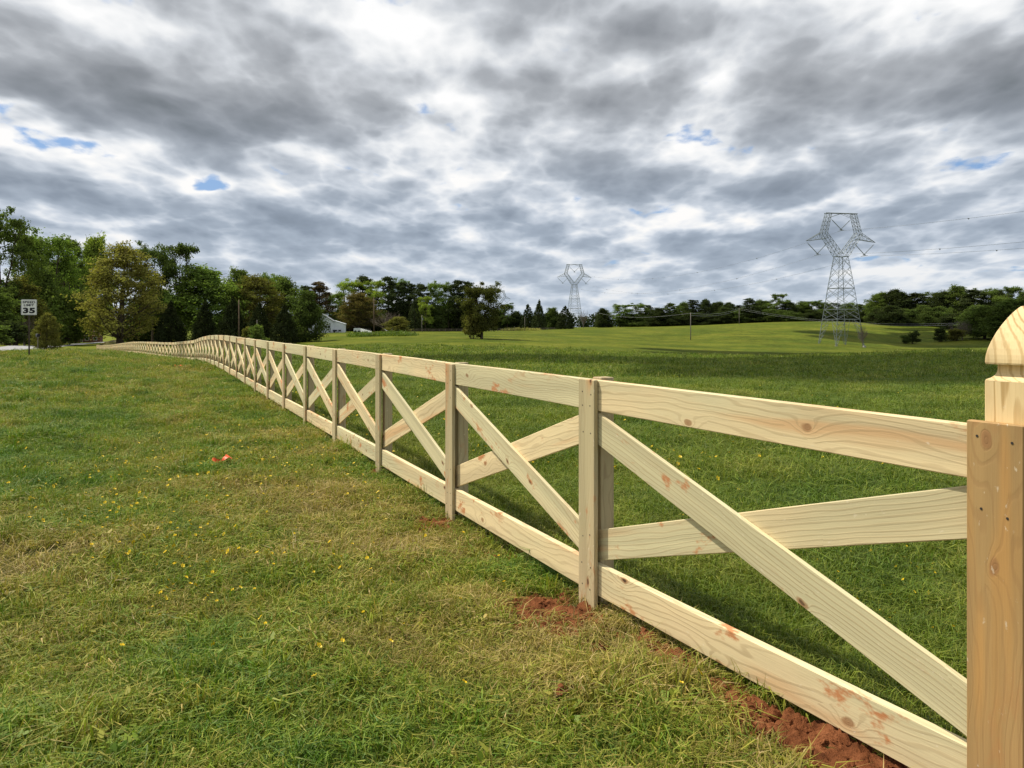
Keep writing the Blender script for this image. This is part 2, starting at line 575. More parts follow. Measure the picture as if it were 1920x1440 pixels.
# ------------------------------------------------------------------ wood
def wood_mat(name, pale, green, heart, ring, dirt_amt=.5, ringf=62.0, ringamt=1.0, knots=.76, crack=.12):
    m, t, b = new_mat(name, .72)
    a = t.n('ShaderNodeAttribute', attribute_name='grain')
    gv = a.outputs['Vector']
    lx, wy_, tz = t.sep(gv)
    # knots
    vo = t.n('ShaderNodeTexVoronoi', voronoi_dimensions='2D', feature='F1')
    kc = t.vmath('ADD', t.comb(t.mul(lx, 2.6), t.mul(wy_, 5.0), 0.0), t.vmath('SCALE', t.noise(gv, 9.0, 2, .5, 0.0, 1)))
    kc.node.inputs[1].links[0].from_node.inputs[3].default_value = .16
    t.put(vo.inputs['Vector'], kc)
    vo.inputs['Scale'].default_value = 1.0
    kd = vo.outputs['Distance']
    kr = t.sep(vo.outputs['Color'])[0]
    kon = t.math('GREATER_THAN', kr, knots)
    kfall = t.mul(t.math('EXPONENT', t.mul(kd, -7.0)), kon)
    # cathedral grain
    low = t.noise(t.vmath('MULTIPLY', gv, (.75, 3.2, 3.2)), 1.0, 3, .5)
    per = t.n('ShaderNodeObjectInfo')
    rnd = per.outputs['Random']
    r2 = t.math('FRACT', t.mul(rnd, 17.31))
    v = t.add(t.mul(wy_, t.add(ringf * .7, t.mul(rnd, ringf * .9))), t.add(t.mul(low, t.add(10.0, t.mul(r2, 26.0))), t.mul(kfall, 8.0)))
    s = t.math('SINE', t.mul(v, 3.1))
    fib = t.noise(t.vmath('MULTIPLY', gv, (5, 170, 170)), 1.0, 3, .6)
    line = t.ss(t.add(s, t.mul(t.sub(fib, .5), 1.0)), .35, 1.0)
    tone = t.noise(t.vmath('MULTIPLY', gv, (.6, 2.0, 2.0)), 1.0, 3, .5)
    col = t.mix(t.ss(t.add(tone, t.mul(t.sub(rnd, .5), .40)), .38, .62), pale, green)
    hs = t.noise(t.vmath('MULTIPLY', gv, (.55, 7.0, 7.0)), 1.0, 2, .5)
    col = t.mix(t.ss(t.add(hs, t.mul(kfall, .10)), .56, .68, 0, .75), col, heart)
    col = t.mix(t.mul(line, t.ss(low, .3, .7, .22 * ringamt, .55 * ringamt)), col, ring)
    col = t.mix(t.ss(fib, .45, .8, 0, .26), col, ring)
    col = t.mix(t.mul(t.ss(kd, .105, .06), t.mul(kon, .75)), col, (.34, .17, .07))
    col = t.mix(t.mul(t.ss(kd, .055, .03), t.mul(kon, t.ss(t.sep(vo.outputs['Color'])[1], .3, .8, .1, .9))), col, (.07, .035, .018))
    ck = t.noise(t.vmath('MULTIPLY', gv, (.9, 34, 34)), 1.0, 2, .5)
    col = t.mix(t.ss(ck, .70, .76, 0, crack), col, (.09, .045, .022))
    tn = t.noise(t.vmath('MULTIPLY', gv, (.35, 9, 9)), 1.0, 2, .5)
    k2 = t.ss(tn, .3, .7, .84, 1.1)
    col = t.mix(1.0, col, t.comb(k2, k2, k2), 'MULTIPLY')
    # smears of red clay
    dn = t.noise(t.vmath('MULTIPLY', gv, (3.5, 7.0, 7.0)), 1.0, 5, .62)
    big = t.noise(t.vmath('MULTIPLY', gv, (.9, 1.5, 1.5)), 1.0, 1, .5)
    col = t.mix(t.mul(t.ss(dn, .575, .66), t.ss(big, .44, .56, 0, dirt_amt)), col, (.52, .18, .055))
    # pale sawdust scuffs
    sc = t.noise(t.vmath('MULTIPLY', gv, (22, 40, 40)), 1.0, 3, .6)
    col = t.mix(t.mul(t.ss(sc, .66, .74), .5), col, (.80, .70, .52))
    t.put(b.inputs['Base Color'], col)
    b.inputs['Specular IOR Level'].default_value = .3
    bp = t.n('ShaderNodeBump')
    bp.inputs['Strength'].default_value = .35
    bp.inputs['Distance'].default_value = .002
    t.put(bp.inputs['Height'], t.sub(fib, t.mul(line, .5)))
    t.put(b.inputs['Normal'], bp.outputs[0])
    return m


M_RAIL = wood_mat('pale_pine', (.78, .625, .36), (.66, .595, .355), (.70, .42, .20), (.44, .32, .165), .85)
M_FACE = wood_mat('weathered_pine', (.60, .46, .27), (.52, .44, .25), (.56, .32, .14), (.33, .23, .12), .6, 80.0, .8)
M_POST = wood_mat('post_pine', (.52, .42, .25), (.44, .38, .22), (.48, .30, .15), (.28, .20, .11), .25, 80.0)
M_BROWN = wood_mat('brown_stained_board', (.51, .305, .118), (.43, .275, .112), (.54, .295, .095), (.29, .155, .062), .15, 36.0, .5, .84, .8)
M_FINIAL = wood_mat('yellow_pine', (.78, .60, .32), (.72, .55, .28), (.76, .50, .20), (.42, .26, .09), .08, 50.0, 1.5, .9)

rng = random.Random(7)


def plank(a, b, n, w, t0, t1, off=(0, 0, 0), bevel=.004, skew=None):
    """board from a to b (centre line of its face, points with z), width w measured square to it,
    thickness from t0 to t1 along the horizontal normal n (away from the viewer); ends cut plumb"""
    a, b = np.array(a, float), np.array(b, float)
    d = b - a
    L = np.linalg.norm(d)
    hor = math.hypot(d[0], d[1])
    hv = w / 2 / max(.2, hor / L)                   # plumb half height
    n = np.array([n[0], n[1], 0.0])
    mb = MB()
    r0, r1, r2 = rng.uniform(0, 60), rng.uniform(0, 60), rng.uniform(0, 20)
    prof = [(-hv, t0 + bevel), (-hv + bevel, t0), (hv - bevel, t0), (hv, t0 + bevel), (hv, t1 - bevel), (hv - bevel, t1), (-hv + bevel, t1), (-hv, t1 - bevel)]
    vs, gr = [], []
    nseg = max(2, int(L / .6))
    bow = rng.uniform(-.004, .004)
    for i in range(nseg + 1):
        f = i / nseg
        c = a + d * f
        bz = bow * math.sin(math.pi * f)
        for h, tt in prof:
            vs.append(tuple(c + n * tt + np.array([0, 0, h + bz])))
            gr.append((r0 + f * L, r1 + h + (tt - t0) * .6, r2 + tt))
    k = len(prof)
    fs = []
    for i in range(nseg):
        for j in range(k):
            q0, q1 = i * k + j, i * k + (j + 1) % k
            fs.append((q0, q0 + k, q1 + k, q1))
    fs.append(tuple(range(k)))
    fs.append(tuple(nseg * k + j for j in range(k - 1, -1, -1)))
    mb.add(vs, fs, gr)
    return mb


def upright(c, u, n, w, t0, t1, z0, z1, bevel=.004, topcut=0.0):
    """vertical board / post: w along the fence (u), depth t0..t1 along n, from z0 to z1"""
    mb = MB()
    r0, r1, r2 = rng.uniform(0, 60), rng.uniform(0, 60), rng.uniform(0, 20)
    h = w / 2
    prof = [(-h + bevel, t0), (h - bevel, t0), (h, t0 + bevel), (h, t1 - bevel), (h - bevel, t1), (-h + bevel, t1), (-h, t1 - bevel), (-h, t0 + bevel)]
    vs, gr = [], []
    levels = [z0, z0 + (z1 - z0) * .33, z0 + (z1 - z0) * .66, z1 - bevel, z1]
    for li, z in enumerate(levels):
        sh = 1.0 if li < 4 else 1 - bevel / h
        for s_, t_ in prof:
            tm = (t0 + t1) / 2
            t2 = tm + (t_ - tm) * (1.0 if li < 4 else 1 - 2 * bevel / max(.01, t1 - t0))
            vs.append((c[0] + u[0] * s_ * sh + n[0] * t2, c[1] + u[1] * s_ * sh + n[1] * t2, z))
            gr.append((r0 + z, r1 + s_ + (t_ - t0) * .6, r2 + t_))
    k = 8
    fs = []
    for i in range(len(levels) - 1):
        for j in range(k):
            q0, q1 = i * k + j, i * k + (j + 1) % k
            fs.append((q0, q1, q1 + k, q0 + k))
    fs.append(tuple(range(k - 1, -1, -1)))
    fs.append(tuple((len(levels) - 1) * k + j for j in range(k)))
    mb.add(vs, fs, gr)
    return mb


def merge(mbs):
    o = MB()
    for m in mbs:
        o.v.extend(m.v)
        o.f.extend(i + o.n for i in m.f)
        o.s.extend(m.s)
        o.g.extend(m.g)
        o.n += m.n
    return o


FZ = ground(F_PTS[:, 0], F_PTS[:, 1], False)
FZ[0] = -.015 + .0
fence = empty('crossbuck_fence', (F_PTS[1][0], F_PTS[1][1], FZ[1]))
tag(fence, 'new pale wooden fence of crossed boards running from the foreground into the distance', 'fence')
FL = Vector(fence.location)


def fbuild(mb, name, mat):
    mb.v = [(x - FL.x, y - FL.y, z - FL.z) for x, y, z in mb.v]
    return mb.build(name, mat, fence)


HT, WB = 1.38, .184
extra = {'post': [], 'face_board': [], 'top_rail': [], 'bottom_rail': [], 'cross_brace': [], 'diagonal_brace': []}
for i in range(NP_):
    c = F_PTS[i]
    dn = F_PTS[min(i + 1, NP_ - 1)] - F_PTS[max(i - 1, 0)]
    if i == 0:
        dn = F_PTS[1] - F_PTS[0]
    u = -dn / np.linalg.norm(dn)                 # towards the gate end
    n = np.array([-u[1], u[0]])                  # away from the viewer
    if n[0] < 0: n = -n
    bv = .004 if i < 25 else .001
    jit = rng.uniform(-.006, .006)
    if i > 0:
        pm = upright(c, u, n, .095, .0735, .168, FZ[i] - .35, FZ[i] + HT + .006 + jit, bv)
        fm = upright(c, u, n, WB, 0, .0275, FZ[i] - (.03 if i != 1 else .004), FZ[i] + HT - .004 + jit, bv)
        if i <= 100:
            fbuild(pm, 'post', M_POST)
            fbuild(fm, 'face_board', M_FACE)
        else:
            extra['post'].append(pm)
            extra['face_board'].append(fm)
    if i < NP_ - 1:
        d = F_PTS[i + 1] - c
        L = np.linalg.norm(d)
        d = d / L
        nn = np.array([d[1], -d[0]])
        if nn[0] < 0: nn = -nn
        za, zb = FZ[i], FZ[i + 1]
        e = .0
        def P(s, h):
            f = s / L
            q_ = c + d * s
            return (q_[0], q_[1], za + (zb - za) * f + h)
        lo, hi = .0015, L - .0015
        lo_ = -.092 if i == 0 else lo
        tr = plank(P(lo_, HT - WB / 2), P(hi, HT - WB / 2), nn, WB, .0285, .0725)
        br = plank(P(lo_, .098 + WB / 2), P(hi, .098 + WB / 2), nn, WB, .0285, .0725)
        b1 = plank(P(.02, .375), P(L - .02, 1.108), nn, .178, .0295, .054)       # front: falls towards the gate end
        b2 = plank(P(.02, 1.105), P(L - .02, .378), nn, .178, .0548, .0715)      # behind it
        if i < 100:
            fbuild(tr, 'top_rail', M_RAIL)
            fbuild(br, 'bottom_rail', M_RAIL)
            fbuild(b1, 'cross_brace', M_RAIL)
            fbuild(b2, 'diagonal_brace', M_RAIL)
        else:
            for k, v in (('top_rail', tr), ('bottom_rail', br), ('cross_brace', b1), ('diagonal_brace', b2)):
                extra[k].append(v)
for k, lst in extra.items():
    if lst:
        mat = {'post': M_POST, 'face_board': M_FACE}.get(k, M_RAIL)
        o = fbuild(merge(lst), k, mat)
        o['kind'] = 'stuff'

M_NAIL = flat_mat('nail_steel', (.06, .055, .05), .5, .4, .1, 20)
for i in range(0, 6):
    c = F_PTS[i]
    dn = F_PTS[i + 1] - F_PTS[max(i - 1, 0)]
    u = -dn / np.linalg.norm(dn)
    n = np.array([-u[1], u[0]])
    if n[0] < 0: n = -n
    for h in ((1.30, 1.22, .25, .14, 1.06, .44) if i else (1.34, 1.09, .20)):
        for s_ in (-.045, .05):
            s2, h2 = s_ + rng.uniform(-.012, .012), h + rng.uniform(-.02, .02)
            q_ = c + u * s2
            m = MB()
            t0_ = -.0035 if i == 0 else -.0012
            m.tube([(q_[0] + n[0] * t0_, q_[1] + n[1] * t0_, FZ[i] + h2), (q_[0] + n[0] * .003, q_[1] + n[1] * .003, FZ[i] + h2)], .0045, 7)
            fbuild(m, 'nail', M_NAIL)

# the tall end post with its pointed finial, and the brown board nailed across the rails
u = (F_PTS[0] - F_PTS[1]); u /= np.linalg.norm(u)
n = np.array([-u[1], u[0]])
if n[0] < 0: n = -n
c0 = F_PTS[0]
fb = upright(c0, u, n, .190, -.002, .0275, -.05, 1.385, .004)
o = fbuild(fb, 'face_board', M_BROWN)
o['label'] = 'brown board fixed to the tall end post'
HP = .083


def square_loft(rings, c, u, n, tc_):
    mb = MB()
    r0 = rng.uniform(0, 50)
    vs, gr, fs = [], [], []
    cf = .10
    pr = [(-1 + cf, -1), (1 - cf, -1), (1, -1 + cf), (1, 1 - cf), (1 - cf, 1), (-1 + cf, 1), (-1, 1 - cf), (-1, -1 + cf)]
    for z, h in rings:
        for a_, b_ in pr:
            s_, t_ = a_ * h, tc_ + b_ * h
            vs.append((c[0] + u[0] * s_ + n[0] * t_, c[1] + u[1] * s_ + n[1] * t_, z))
            gr.append((r0 + z, s_ * 1.0 + 3.3 + (b_ * h) * .7, 1.0 + t_))
    for i in range(len(rings) - 1):
        for j in range(8):
            q0, q1 = i * 8 + j, i * 8 + (j + 1) % 8
            fs.append((q0, q1, q1 + 8, q0 + 8))
    fs.append(tuple(range(7, -1, -1)))
    fs.append(tuple((len(rings) - 1) * 8 + j for j in range(8)))
    mb.add(vs, fs, gr)
    return mb


ep = fbuild(square_loft([(-.4, HP), (.6, HP), (1.515, HP)], c0, u, n, .0735 + HP), 'end_post', M_FINIAL)
ep['label'] = 'thick square end post rising above the rails'
cap = [(1.5155, HP * .995), (1.520, HP * .97), (1.526, HP * .84), (1.533, HP * .75), (1.542, HP * .69), (1.552, HP * .665), (1.572, HP * .665),
       (1.5725, HP * .98), (1.578, HP * 1.0), (1.59, HP * .995), (1.605, HP * .975), (1.625, HP * .925), (1.65, HP * .835), (1.68, HP * .70), (1.705, HP * .56),
       (1.728, HP * .41), (1.746, HP * .27), (1.759, HP * .15), (1.767, HP * .06), (1.769, HP * .01)]
cm = square_loft([(z, h) for z, h in cap], c0, u, n, .0735 + HP)
cm.v = [(x - FL.x, y - FL.y, z - FL.z) for x, y, z in cm.v]
fin = cm.build('finial', M_FINIAL, ep)

# ------------------------------------------------------------------ trees
def leaf_mat(name, base, translucency=.45, var=.35):
    m = bpy.data.materials.new(name)
    m.use_nodes = True
    t = NT(m.node_tree)
    oi = t.n('ShaderNodeObjectInfo')
    a = t.n('ShaderNodeAttribute', attribute_name='leafvar')
    k = t.ss(a.outputs['Fac'], 0, 1, 1 - var, 1 + var)
    c = t.mix(1.0, oi.outputs['Color'], t.comb(k, k, k), 'MULTIPLY')
    hue = t.n('ShaderNodeAttribute', attribute_name='leafhue')
    c = t.mix(t.mul(hue.outputs['Fac'], .45), c, t.mix(1.0, c, (1.4, 1.12, .65), 'MULTIPLY'))
    d = t.n('ShaderNodeBsdfDiffuse')
    t.put(d.inputs[0], c)
    tr = t.n('ShaderNodeBsdfTranslucent')
    t.put(tr.inputs[0], t.mix(1.0, c, (1.1, 1.25, .6), 'MULTIPLY'))
    mx = t.n('ShaderNodeMixShader')
    mx.inputs[0].default_value = translucency
    t.t.links.new(d.outputs[0], mx.inputs[1])
    t.t.links.new(tr.outputs[0], mx.inputs[2])
    o = t.n('ShaderNodeOutputMaterial')
    t.t.links.new(mx.outputs[0], o.inputs[0])
    return m


M_LEAF = leaf_mat('leaves', None)
M_NEEDLE = leaf_mat('needles', None, .12, .3)
M_BARK = flat_mat('bark', (.075, .058, .042), .95, var=.35, scale=1.5)
M_TWIG = flat_mat('twig', (.16, .13, .105), .95, var=.3, scale=1.5)


def leaves_mesh(name, clumps, leaf, per, seed, mat, flat=.0, shell=.55, droop=0.0):
    """clumps: list of (centre, (rx,ry,rz), weight). many small kite faces spread through each clump"""
    rg = np.random.default_rng(seed)
    C, V, H = [], [], []
    S = []
    for (c, r, w) in clumps:
        n = max(6, int(per * w))
        d = rg.normal(size=(n, 3))
        d /= np.linalg.norm(d, axis=1)[:, None]
        rad = rg.uniform(0, 1, n) ** shell
        lump = 1 + .28 * np.sin(d[:, 0] * 5 + rg.uniform(0, 6)) * np.sin(d[:, 1] * 4 + rg.uniform(0, 6)) + .18 * np.sin(d[:, 2] * 7 + rg.uniform(0, 6))
        P = np.array(c) + d * (rad * lump)[:, None] * np.array(r)
        nrm = d * .8 + rg.normal(size=(n, 3)) * .65 + np.array([0, 0, .35])
        nrm /= np.linalg.norm(nrm, axis=1)[:, None]
        C.append(P); S.append(nrm)
        cv = rg.uniform(.15, .85)
        V.append(np.clip(cv + rg.normal(size=n) * .18, 0, 1))
        H.append(np.clip(rg.uniform(0, .8) + rg.normal(size=n) * .15, 0, 1))
    P = np.concatenate(C); N_ = np.concatenate(S); V = np.concatenate(V); H = np.concatenate(H)
    n = len(P)
    a = rg.normal(size=(n, 3))
    u = np.cross(N_, a); u /= np.linalg.norm(u, axis=1)[:, None]
    w = np.cross(N_, u)
    s = leaf * rg.uniform(.55, 1.35, n)[:, None]
    bend = N_ * s * .25
    v0 = P - u * s * .55
    v1 = P + w * s * .36 + bend * .6
    v2 = P + u * s * .60 - bend * .3
    v3 = P - w * s * .36 + bend * .6
    verts = np.stack([v0, v1, v2, v3], 1).reshape(-1, 3)
    me = mesh_np(name, verts, np.arange(4 * n), np.full(n, 4), mat)
    for nm, arr in (('leafvar', V), ('leafhue', H)):
        at_ = me.attributes.new(nm, 'FLOAT', 'FACE')
        at_.data.foreach_set('value', arr.astype(np.float32))
    return me


def limb(mb, a, b, r0, r1, rg, sag=.08, seg=5, n=3):
    a, b = np.array(a), np.array(b)
    L = np.linalg.norm(b - a)
    pts, rad = [], []
    k = rg.normal(size=3) * L * sag
    for i in range(n + 1):
        f = i / n
        q = a + (b - a) * f + k * math.sin(math.pi * f) + np.array([0, 0, -L * .06 * math.sin(math.pi * f)])
        pts.append(tuple(q))
        rad.append(r0 + (r1 - r0) * f)
    mb.tube(pts, rad, seg, False)


def finish(mb, name, mat):
    return mesh_np(name, mb.v, mb.f, mb.s, mat, True)


def t_broad(seed, H=18., Wd=14., base=.12, nl=26, dens=1.0, leaf=.42, round_=1.0, open_=0.0, crad=.15, per=230, trunkr=.32):
    """rounded deciduous crown"""
    rg = np.random.default_rng(seed)
    mb = MB()
    lean = rg.normal(size=2) * .02 * H
    top = np.array([lean[0], lean[1], H * .80])
    tp = [(0, 0, -1.0), (0, 0, 0), (lean[0] * .2, lean[1] * .2, H * .2), (lean[0] * .6, lean[1] * .6, H * .5), tuple(top)]
    mb.tube(tp, [trunkr * 1.5, trunkr * 1.25, trunkr, trunkr * .65, trunkr * .18], 8, False)
    cl = []
    for i in range(nl):
        f = (i + .5) / nl
        z = base + (1 - base) * (f ** .85)
        zz = (z - base) / (1 - base)
        env = math.sin(math.pi * min(1, (.16 + .84 * zz)) ** 1.0) ** .62 if round_ else 1
        env = max(.12, env * (1 - .25 * zz))
        ang_ = i * 2.39996 + rg.uniform(-.5, .5)
        rad = Wd / 2 * env * rg.uniform(.45, .86)
        c = np.array([math.cos(ang_) * rad + lean[0] * z, math.sin(ang_) * rad + lean[1] * z, H * (z * .92) + rg.uniform(-.02, .02) * H])
        cr = crad * Wd * rg.uniform(.75, 1.25) * (1.1 - .3 * zz)
        cl.append((c, (cr, cr, cr * rg.uniform(.62, .85)), rg.uniform(.7, 1.2) * dens))
        st = np.array([lean[0] * z * .7, lean[1] * z * .7, max(.10 * H, c[2] - rad * rg.uniform(.5, .9) - .03 * H)])
        limb(mb, st, c, trunkr * .38 * (1.1 - zz), .04, rg)
        for _ in range(2):
            e = c + rg.normal(size=3) * cr * .7
            limb(mb, st + (c - st) * .6, e, trunkr * .14, .025, rg, n=2, seg=4)
        if rg.uniform() > open_:
            c2 = c * np.array([.55, .55, 1]) + rg.normal(size=3) * cr * .5
            cl.append((c2, (cr * .9, cr * .9, cr * .7), .7 * dens))
    cl.append((top + np.array([0, 0, H * .08]), (crad * Wd * .8, crad * Wd * .8, H * .08), 1.0 * dens))
    return finish(mb, 'trunk', M_BARK), leaves_mesh('crown', cl, leaf, per, seed + 1, M_LEAF)


def t_loose(seed, H=23., Wd=11., nl=22, leaf=.42, per=150, low=.34):
    """tall, open deciduous tree: upright limbs, separate puffs with sky between"""
    rg = np.random.default_rng(seed)
    mb = MB()
    fork = H * rg.uniform(.25, .38)
    nf = 3
    mb.tube([(0, 0, -1), (0, 0, 0), (.1, 0, fork * .5), (0, .1, fork)], [.5, .42, .34, .28], 8, False)
    cl = []
    for k in range(nf):
        a = k * 2 * math.pi / nf + rg.uniform(-.4, .4)
        tip = np.array([math.cos(a) * Wd * .22, math.sin(a) * Wd * .22, H * rg.uniform(.86, .98)])
        mid = np.array([math.cos(a) * Wd * .15, math.sin(a) * Wd * .15, H * .62])
        mb.tube([(0, 0, fork * .95), tuple(mid), tuple(tip)], [.24, .15, .04], 6, False)
        for j in range(nl // nf):
            f = rg.uniform(low, 1.02)
            b0 = np.array([0, 0, fork]) + (mid - np.array([0, 0, fork])) * min(1, f / .62) if f < .62 else mid + (tip - mid) * (f - .62) / .38
            an = a + rg.uniform(-1.3, 1.3)
            out = Wd * .5 * rg.uniform(.25, 1.0) * (1.05 - .55 * abs(f - .6))
            c = np.array([math.cos(an) * out, math.sin(an) * out, H * min(.97, f + rg.uniform(.0, .06))])
            limb(mb, b0 * np.array([1, 1, .94]), c, .09, .03, rg)
            r = rg.uniform(.10, .17) * Wd
            cl.append((c, (r * 1.15, r * 1.15, r * .8), rg.uniform(.6, 1.2)))
            if rg.uniform() < .6:
                cl.append((c + rg.normal(size=3) * r * .9, (r * .7, r * .7, r * .55), .5))
        cl.append((tip, (Wd * .12, Wd * .12, Wd * .13), .9))
    return finish(mb, 'trunk', M_BARK), leaves_mesh('crown', cl, leaf, per, seed + 1, M_LEAF)


def t_pine(seed, H=23., Wd=8., low=.5, leaf=.42, nl=20, per=95):
    rg = np.random.default_rng(seed)
    mb = MB()
    w = rg.normal(size=2) * .25
    mb.tube([(0, 0, -1), (0, 0, 0), (w[0], w[1], H * .5), (w[0] * .5, w[1] * 2, H * .97)], [.36, .30, .21, .05], 7, False)
    cl = []
    for i in range(nl):
        f = low + (1 - low) * (i + .5) / nl
        a = i * 2.39996 + rg.uniform(-.6, .6)
        zz = (f - low) / (1 - low)
        out = Wd / 2 * rg.uniform(.35, 1.0) * (1.0 - .68 * zz ** 1.4)
        c = np.array([math.cos(a) * out + w[0], math.sin(a) * out + w[1], H * f + rg.uniform(-.3, .5)])
        limb(mb, (w[0], w[1], H * f - .5), c, .07, .025, rg, n=2, seg=4)
        r = rg.uniform(.14, .24) * Wd * (1.05 - .45 * zz)
        cl.append((c, (r, r, r * .72), rg.uniform(.6, 1.2)))
        cl.append((c * np.array([.55, .55, 1]) + np.array([0, 0, .1]), (r * .8, r * .8, r * .4), .5))
    cl.append((np.array([w[0] * .5, w[1] * 2, H * .97]), (Wd * .10, Wd * .10, Wd * .14), .9))
    for _ in range(5):                                  # dead stubs
        a, z = rg.uniform(0, 6.28), H * rg.uniform(.22, low)
        limb(mb, (w[0] * .8, w[1] * .8, z), (math.cos(a) * 1.6, math.sin(a) * 1.6, z + rg.uniform(-.2, .6)), .04, .015, rg, n=2, seg=4)
    return finish(mb, 'trunk', M_BARK), leaves_mesh('crown', cl, leaf, per, seed + 1, M_NEEDLE)


def t_cone(seed, H=11., Wd=8., leaf=.34, rows=13, per=70, tip=1.0, fat=.8):
    """dense evergreen cone, branches to the ground"""
    rg = np.random.default_rng(seed)
    mb = MB()
    mb.tube([(0, 0, -.8), (0, 0, H * .3), (0, 0, H * .93)], [.26, .2, .04], 7, False)
    cl = []
    for i in range(rows):
        f = (i + .3) / rows
        rad = Wd / 2 * (1 - f ** (1.0 / fat)) * rg.uniform(.9, 1.08)
        k = max(3, int(11 * (1 - f) + 2))
        for j in range(k):
            a = j * 2 * math.pi / k + i * .8 + rg.uniform(-.25, .25)
            rr_ = rad * rg.uniform(.66, .95)
            r = Wd * .105 * (1.15 - .65 * f) * rg.uniform(.8, 1.2)
            c = np.array([math.cos(a) * rr_, math.sin(a) * rr_, H * f * .97 + rg.uniform(-.25, .25) + .35])
            cl.append((c, (r, r, r * 1.25), rg.uniform(.7, 1.1)))
            if j % 3 == 0:
                limb(mb, (0, 0, c[2] * .9), c, .05, .02, rg, n=2, seg=4)
        cl.append((np.array([0, 0, H * f + .4]), (rad * .7, rad * .7, H / rows * .8), 1.0))
    cl.append((np.array([0, 0, H * .97]), (Wd * .05, Wd * .05, H * .05), .6))
    return finish(mb, 'trunk', M_BARK), leaves_mesh('crown', cl, leaf, per, seed + 1, M_NEEDLE)


def t_bush(seed, H=3.2, Wd=3.4, leaf=.22, nl=13, per=150, stems=6):
    rg = np.random.default_rng(seed)
    mb = MB()
    cl = []
    for i in range(nl):
        a = i * 2.39996
        f = rg.uniform(.22, .9)
        out = Wd / 2 * rg.uniform(.2, .8) * (1.1 - .5 * f)
        c = np.array([math.cos(a) * out, math.sin(a) * out, H * f])
        r = Wd * rg.uniform(.14, .22)
        cl.append((c, (r, r, r * .85), rg.uniform(.7, 1.2)))
        limb(mb, (math.cos(a) * .12, math.sin(a) * .12, -.3), c, .035, .012, rg, n=3, seg=4)
    return finish(mb, 'trunk', M_BARK), leaves_mesh('crown', cl, leaf, per, seed + 1, M_LEAF)


def t_bare(seed, H=9., Wd=7., nl=26, buds=60):
    """leafless spreading crown of twigs with a few buds"""
    rg = np.random.default_rng(seed)
    mb = MB()
    mb.tube([(0, 0, -.6), (0, 0, H * .16), (.1, .1, H * .32)], [.2, .15, .11], 6, False)
    tw = MB()
    tips = []
    for i in range(nl):
        a = i * 2.39996
        el_ = rg.uniform(.15, 1.35)
        L = H * .72 * rg.uniform(.55, 1.0)
        c = np.array([math.cos(a) * math.cos(el_) * Wd * .5 * rg.uniform(.6, 1.05), math.sin(a) * math.cos(el_) * Wd * .5 * rg.uniform(.6, 1.05), H * .26 + math.sin(el_) * L])
        s0 = np.array([0, 0, H * rg.uniform(.14, .32)])
        limb(mb, s0, c, .06, .02, rg, .07)
        for _ in range(9):
            f = rg.uniform(.3, .95)
            b0 = s0 + (c - s0) * f
            e = b0 + (rg.normal(size=3) * .5 + np.array([0, 0, .55]) + (c - s0) / np.linalg.norm(c - s0)) * H * .10 * rg.uniform(.6, 1.4)
            limb(tw, b0, e, .022, .009, rg, .1, 3, 2)
            tips.append(e)
            for _ in range(3):
                e2 = e + (rg.normal(size=3) * .6 + np.array([0, 0, .4])) * H * .055
                limb(tw, b0 + (e - b0) * rg.uniform(.3, .9), e2, .013, .006, rg, .1, 3, 1)
                tips.append(e2)
    return finish(mb, 'trunk', M_TWIG), finish(tw, 'crown', M_TWIG), tips


ARCH = {}


def arch(k, fn, H, **kw):
    tm, cm_ = fn(H=H, **kw)[:2]
    Wd = kw.get('Wd')
    co = np.empty(len(cm_.vertices) * 3, dtype=np.float32)
    cm_.vertices.foreach_get('co', co)
    co = co.reshape(-1, 3)
    kz = H / np.percentile(co[:, 2], 99.8)
    kw_ = Wd / 2 / np.percentile(np.hypot(co[:, 0], co[:, 1]), 97)
    for m in (tm, cm_):                       # trim to the nominal height and spread
        c = np.empty(len(m.vertices) * 3, dtype=np.float32)
        m.vertices.foreach_get('co', c)
        c = c.reshape(-1, 3) * np.array([kw_, kw_, kz], dtype=np.float32)
        m.vertices.foreach_set('co', c.ravel())
        m.update()
    ARCH.setdefault(k, []).append(((tm, cm_), H, Wd))


for sd in (11, 23, 37):
    arch('broad', t_broad, 18., seed=sd, Wd=15., nl=52, per=230, crad=.125, leaf=.40)
for sd in (41, 53, 67, 71):
    arch('loose', t_loose, 23., seed=sd, Wd=12., nl=51, per=210, low=.22)
for sd in (83,):
    arch('tan', t_broad, 23., seed=sd, Wd=16., base=.15, nl=90, per=150, crad=.10, open_=.25, leaf=.32, trunkr=.42, round_=1)
for sd in (91, 97, 101, 103):
    arch('pine', t_pine, 23., seed=sd, Wd=9, low=.32 + .05 * (sd % 3), nl=34, per=150)
for sd in (107, 109, 113):
    arch('cone', t_cone, 11., seed=sd, Wd=9., fat=.66, per=110)
for sd in (127, 131):
    arch('cedar', t_cone, 12., seed=sd, Wd=7., fat=.45, rows=12, per=100)
for sd in (137, 139, 149):
    arch('bush', t_bush, 3.2, seed=sd, Wd=3.6, nl=18, per=200)
for sd in (151, 157):
    arch('grove', t_broad, 14., seed=sd, Wd=13., base=.02, nl=44, per=230, crad=.16, leaf=.44)
for sd in (163,):
    arch('field', t_loose, 14., seed=sd, Wd=11., nl=66, per=330, leaf=.32, low=.12)
for sd in (167, 173):
    arch('bare', t_bare, 9., seed=sd, Wd=8.)

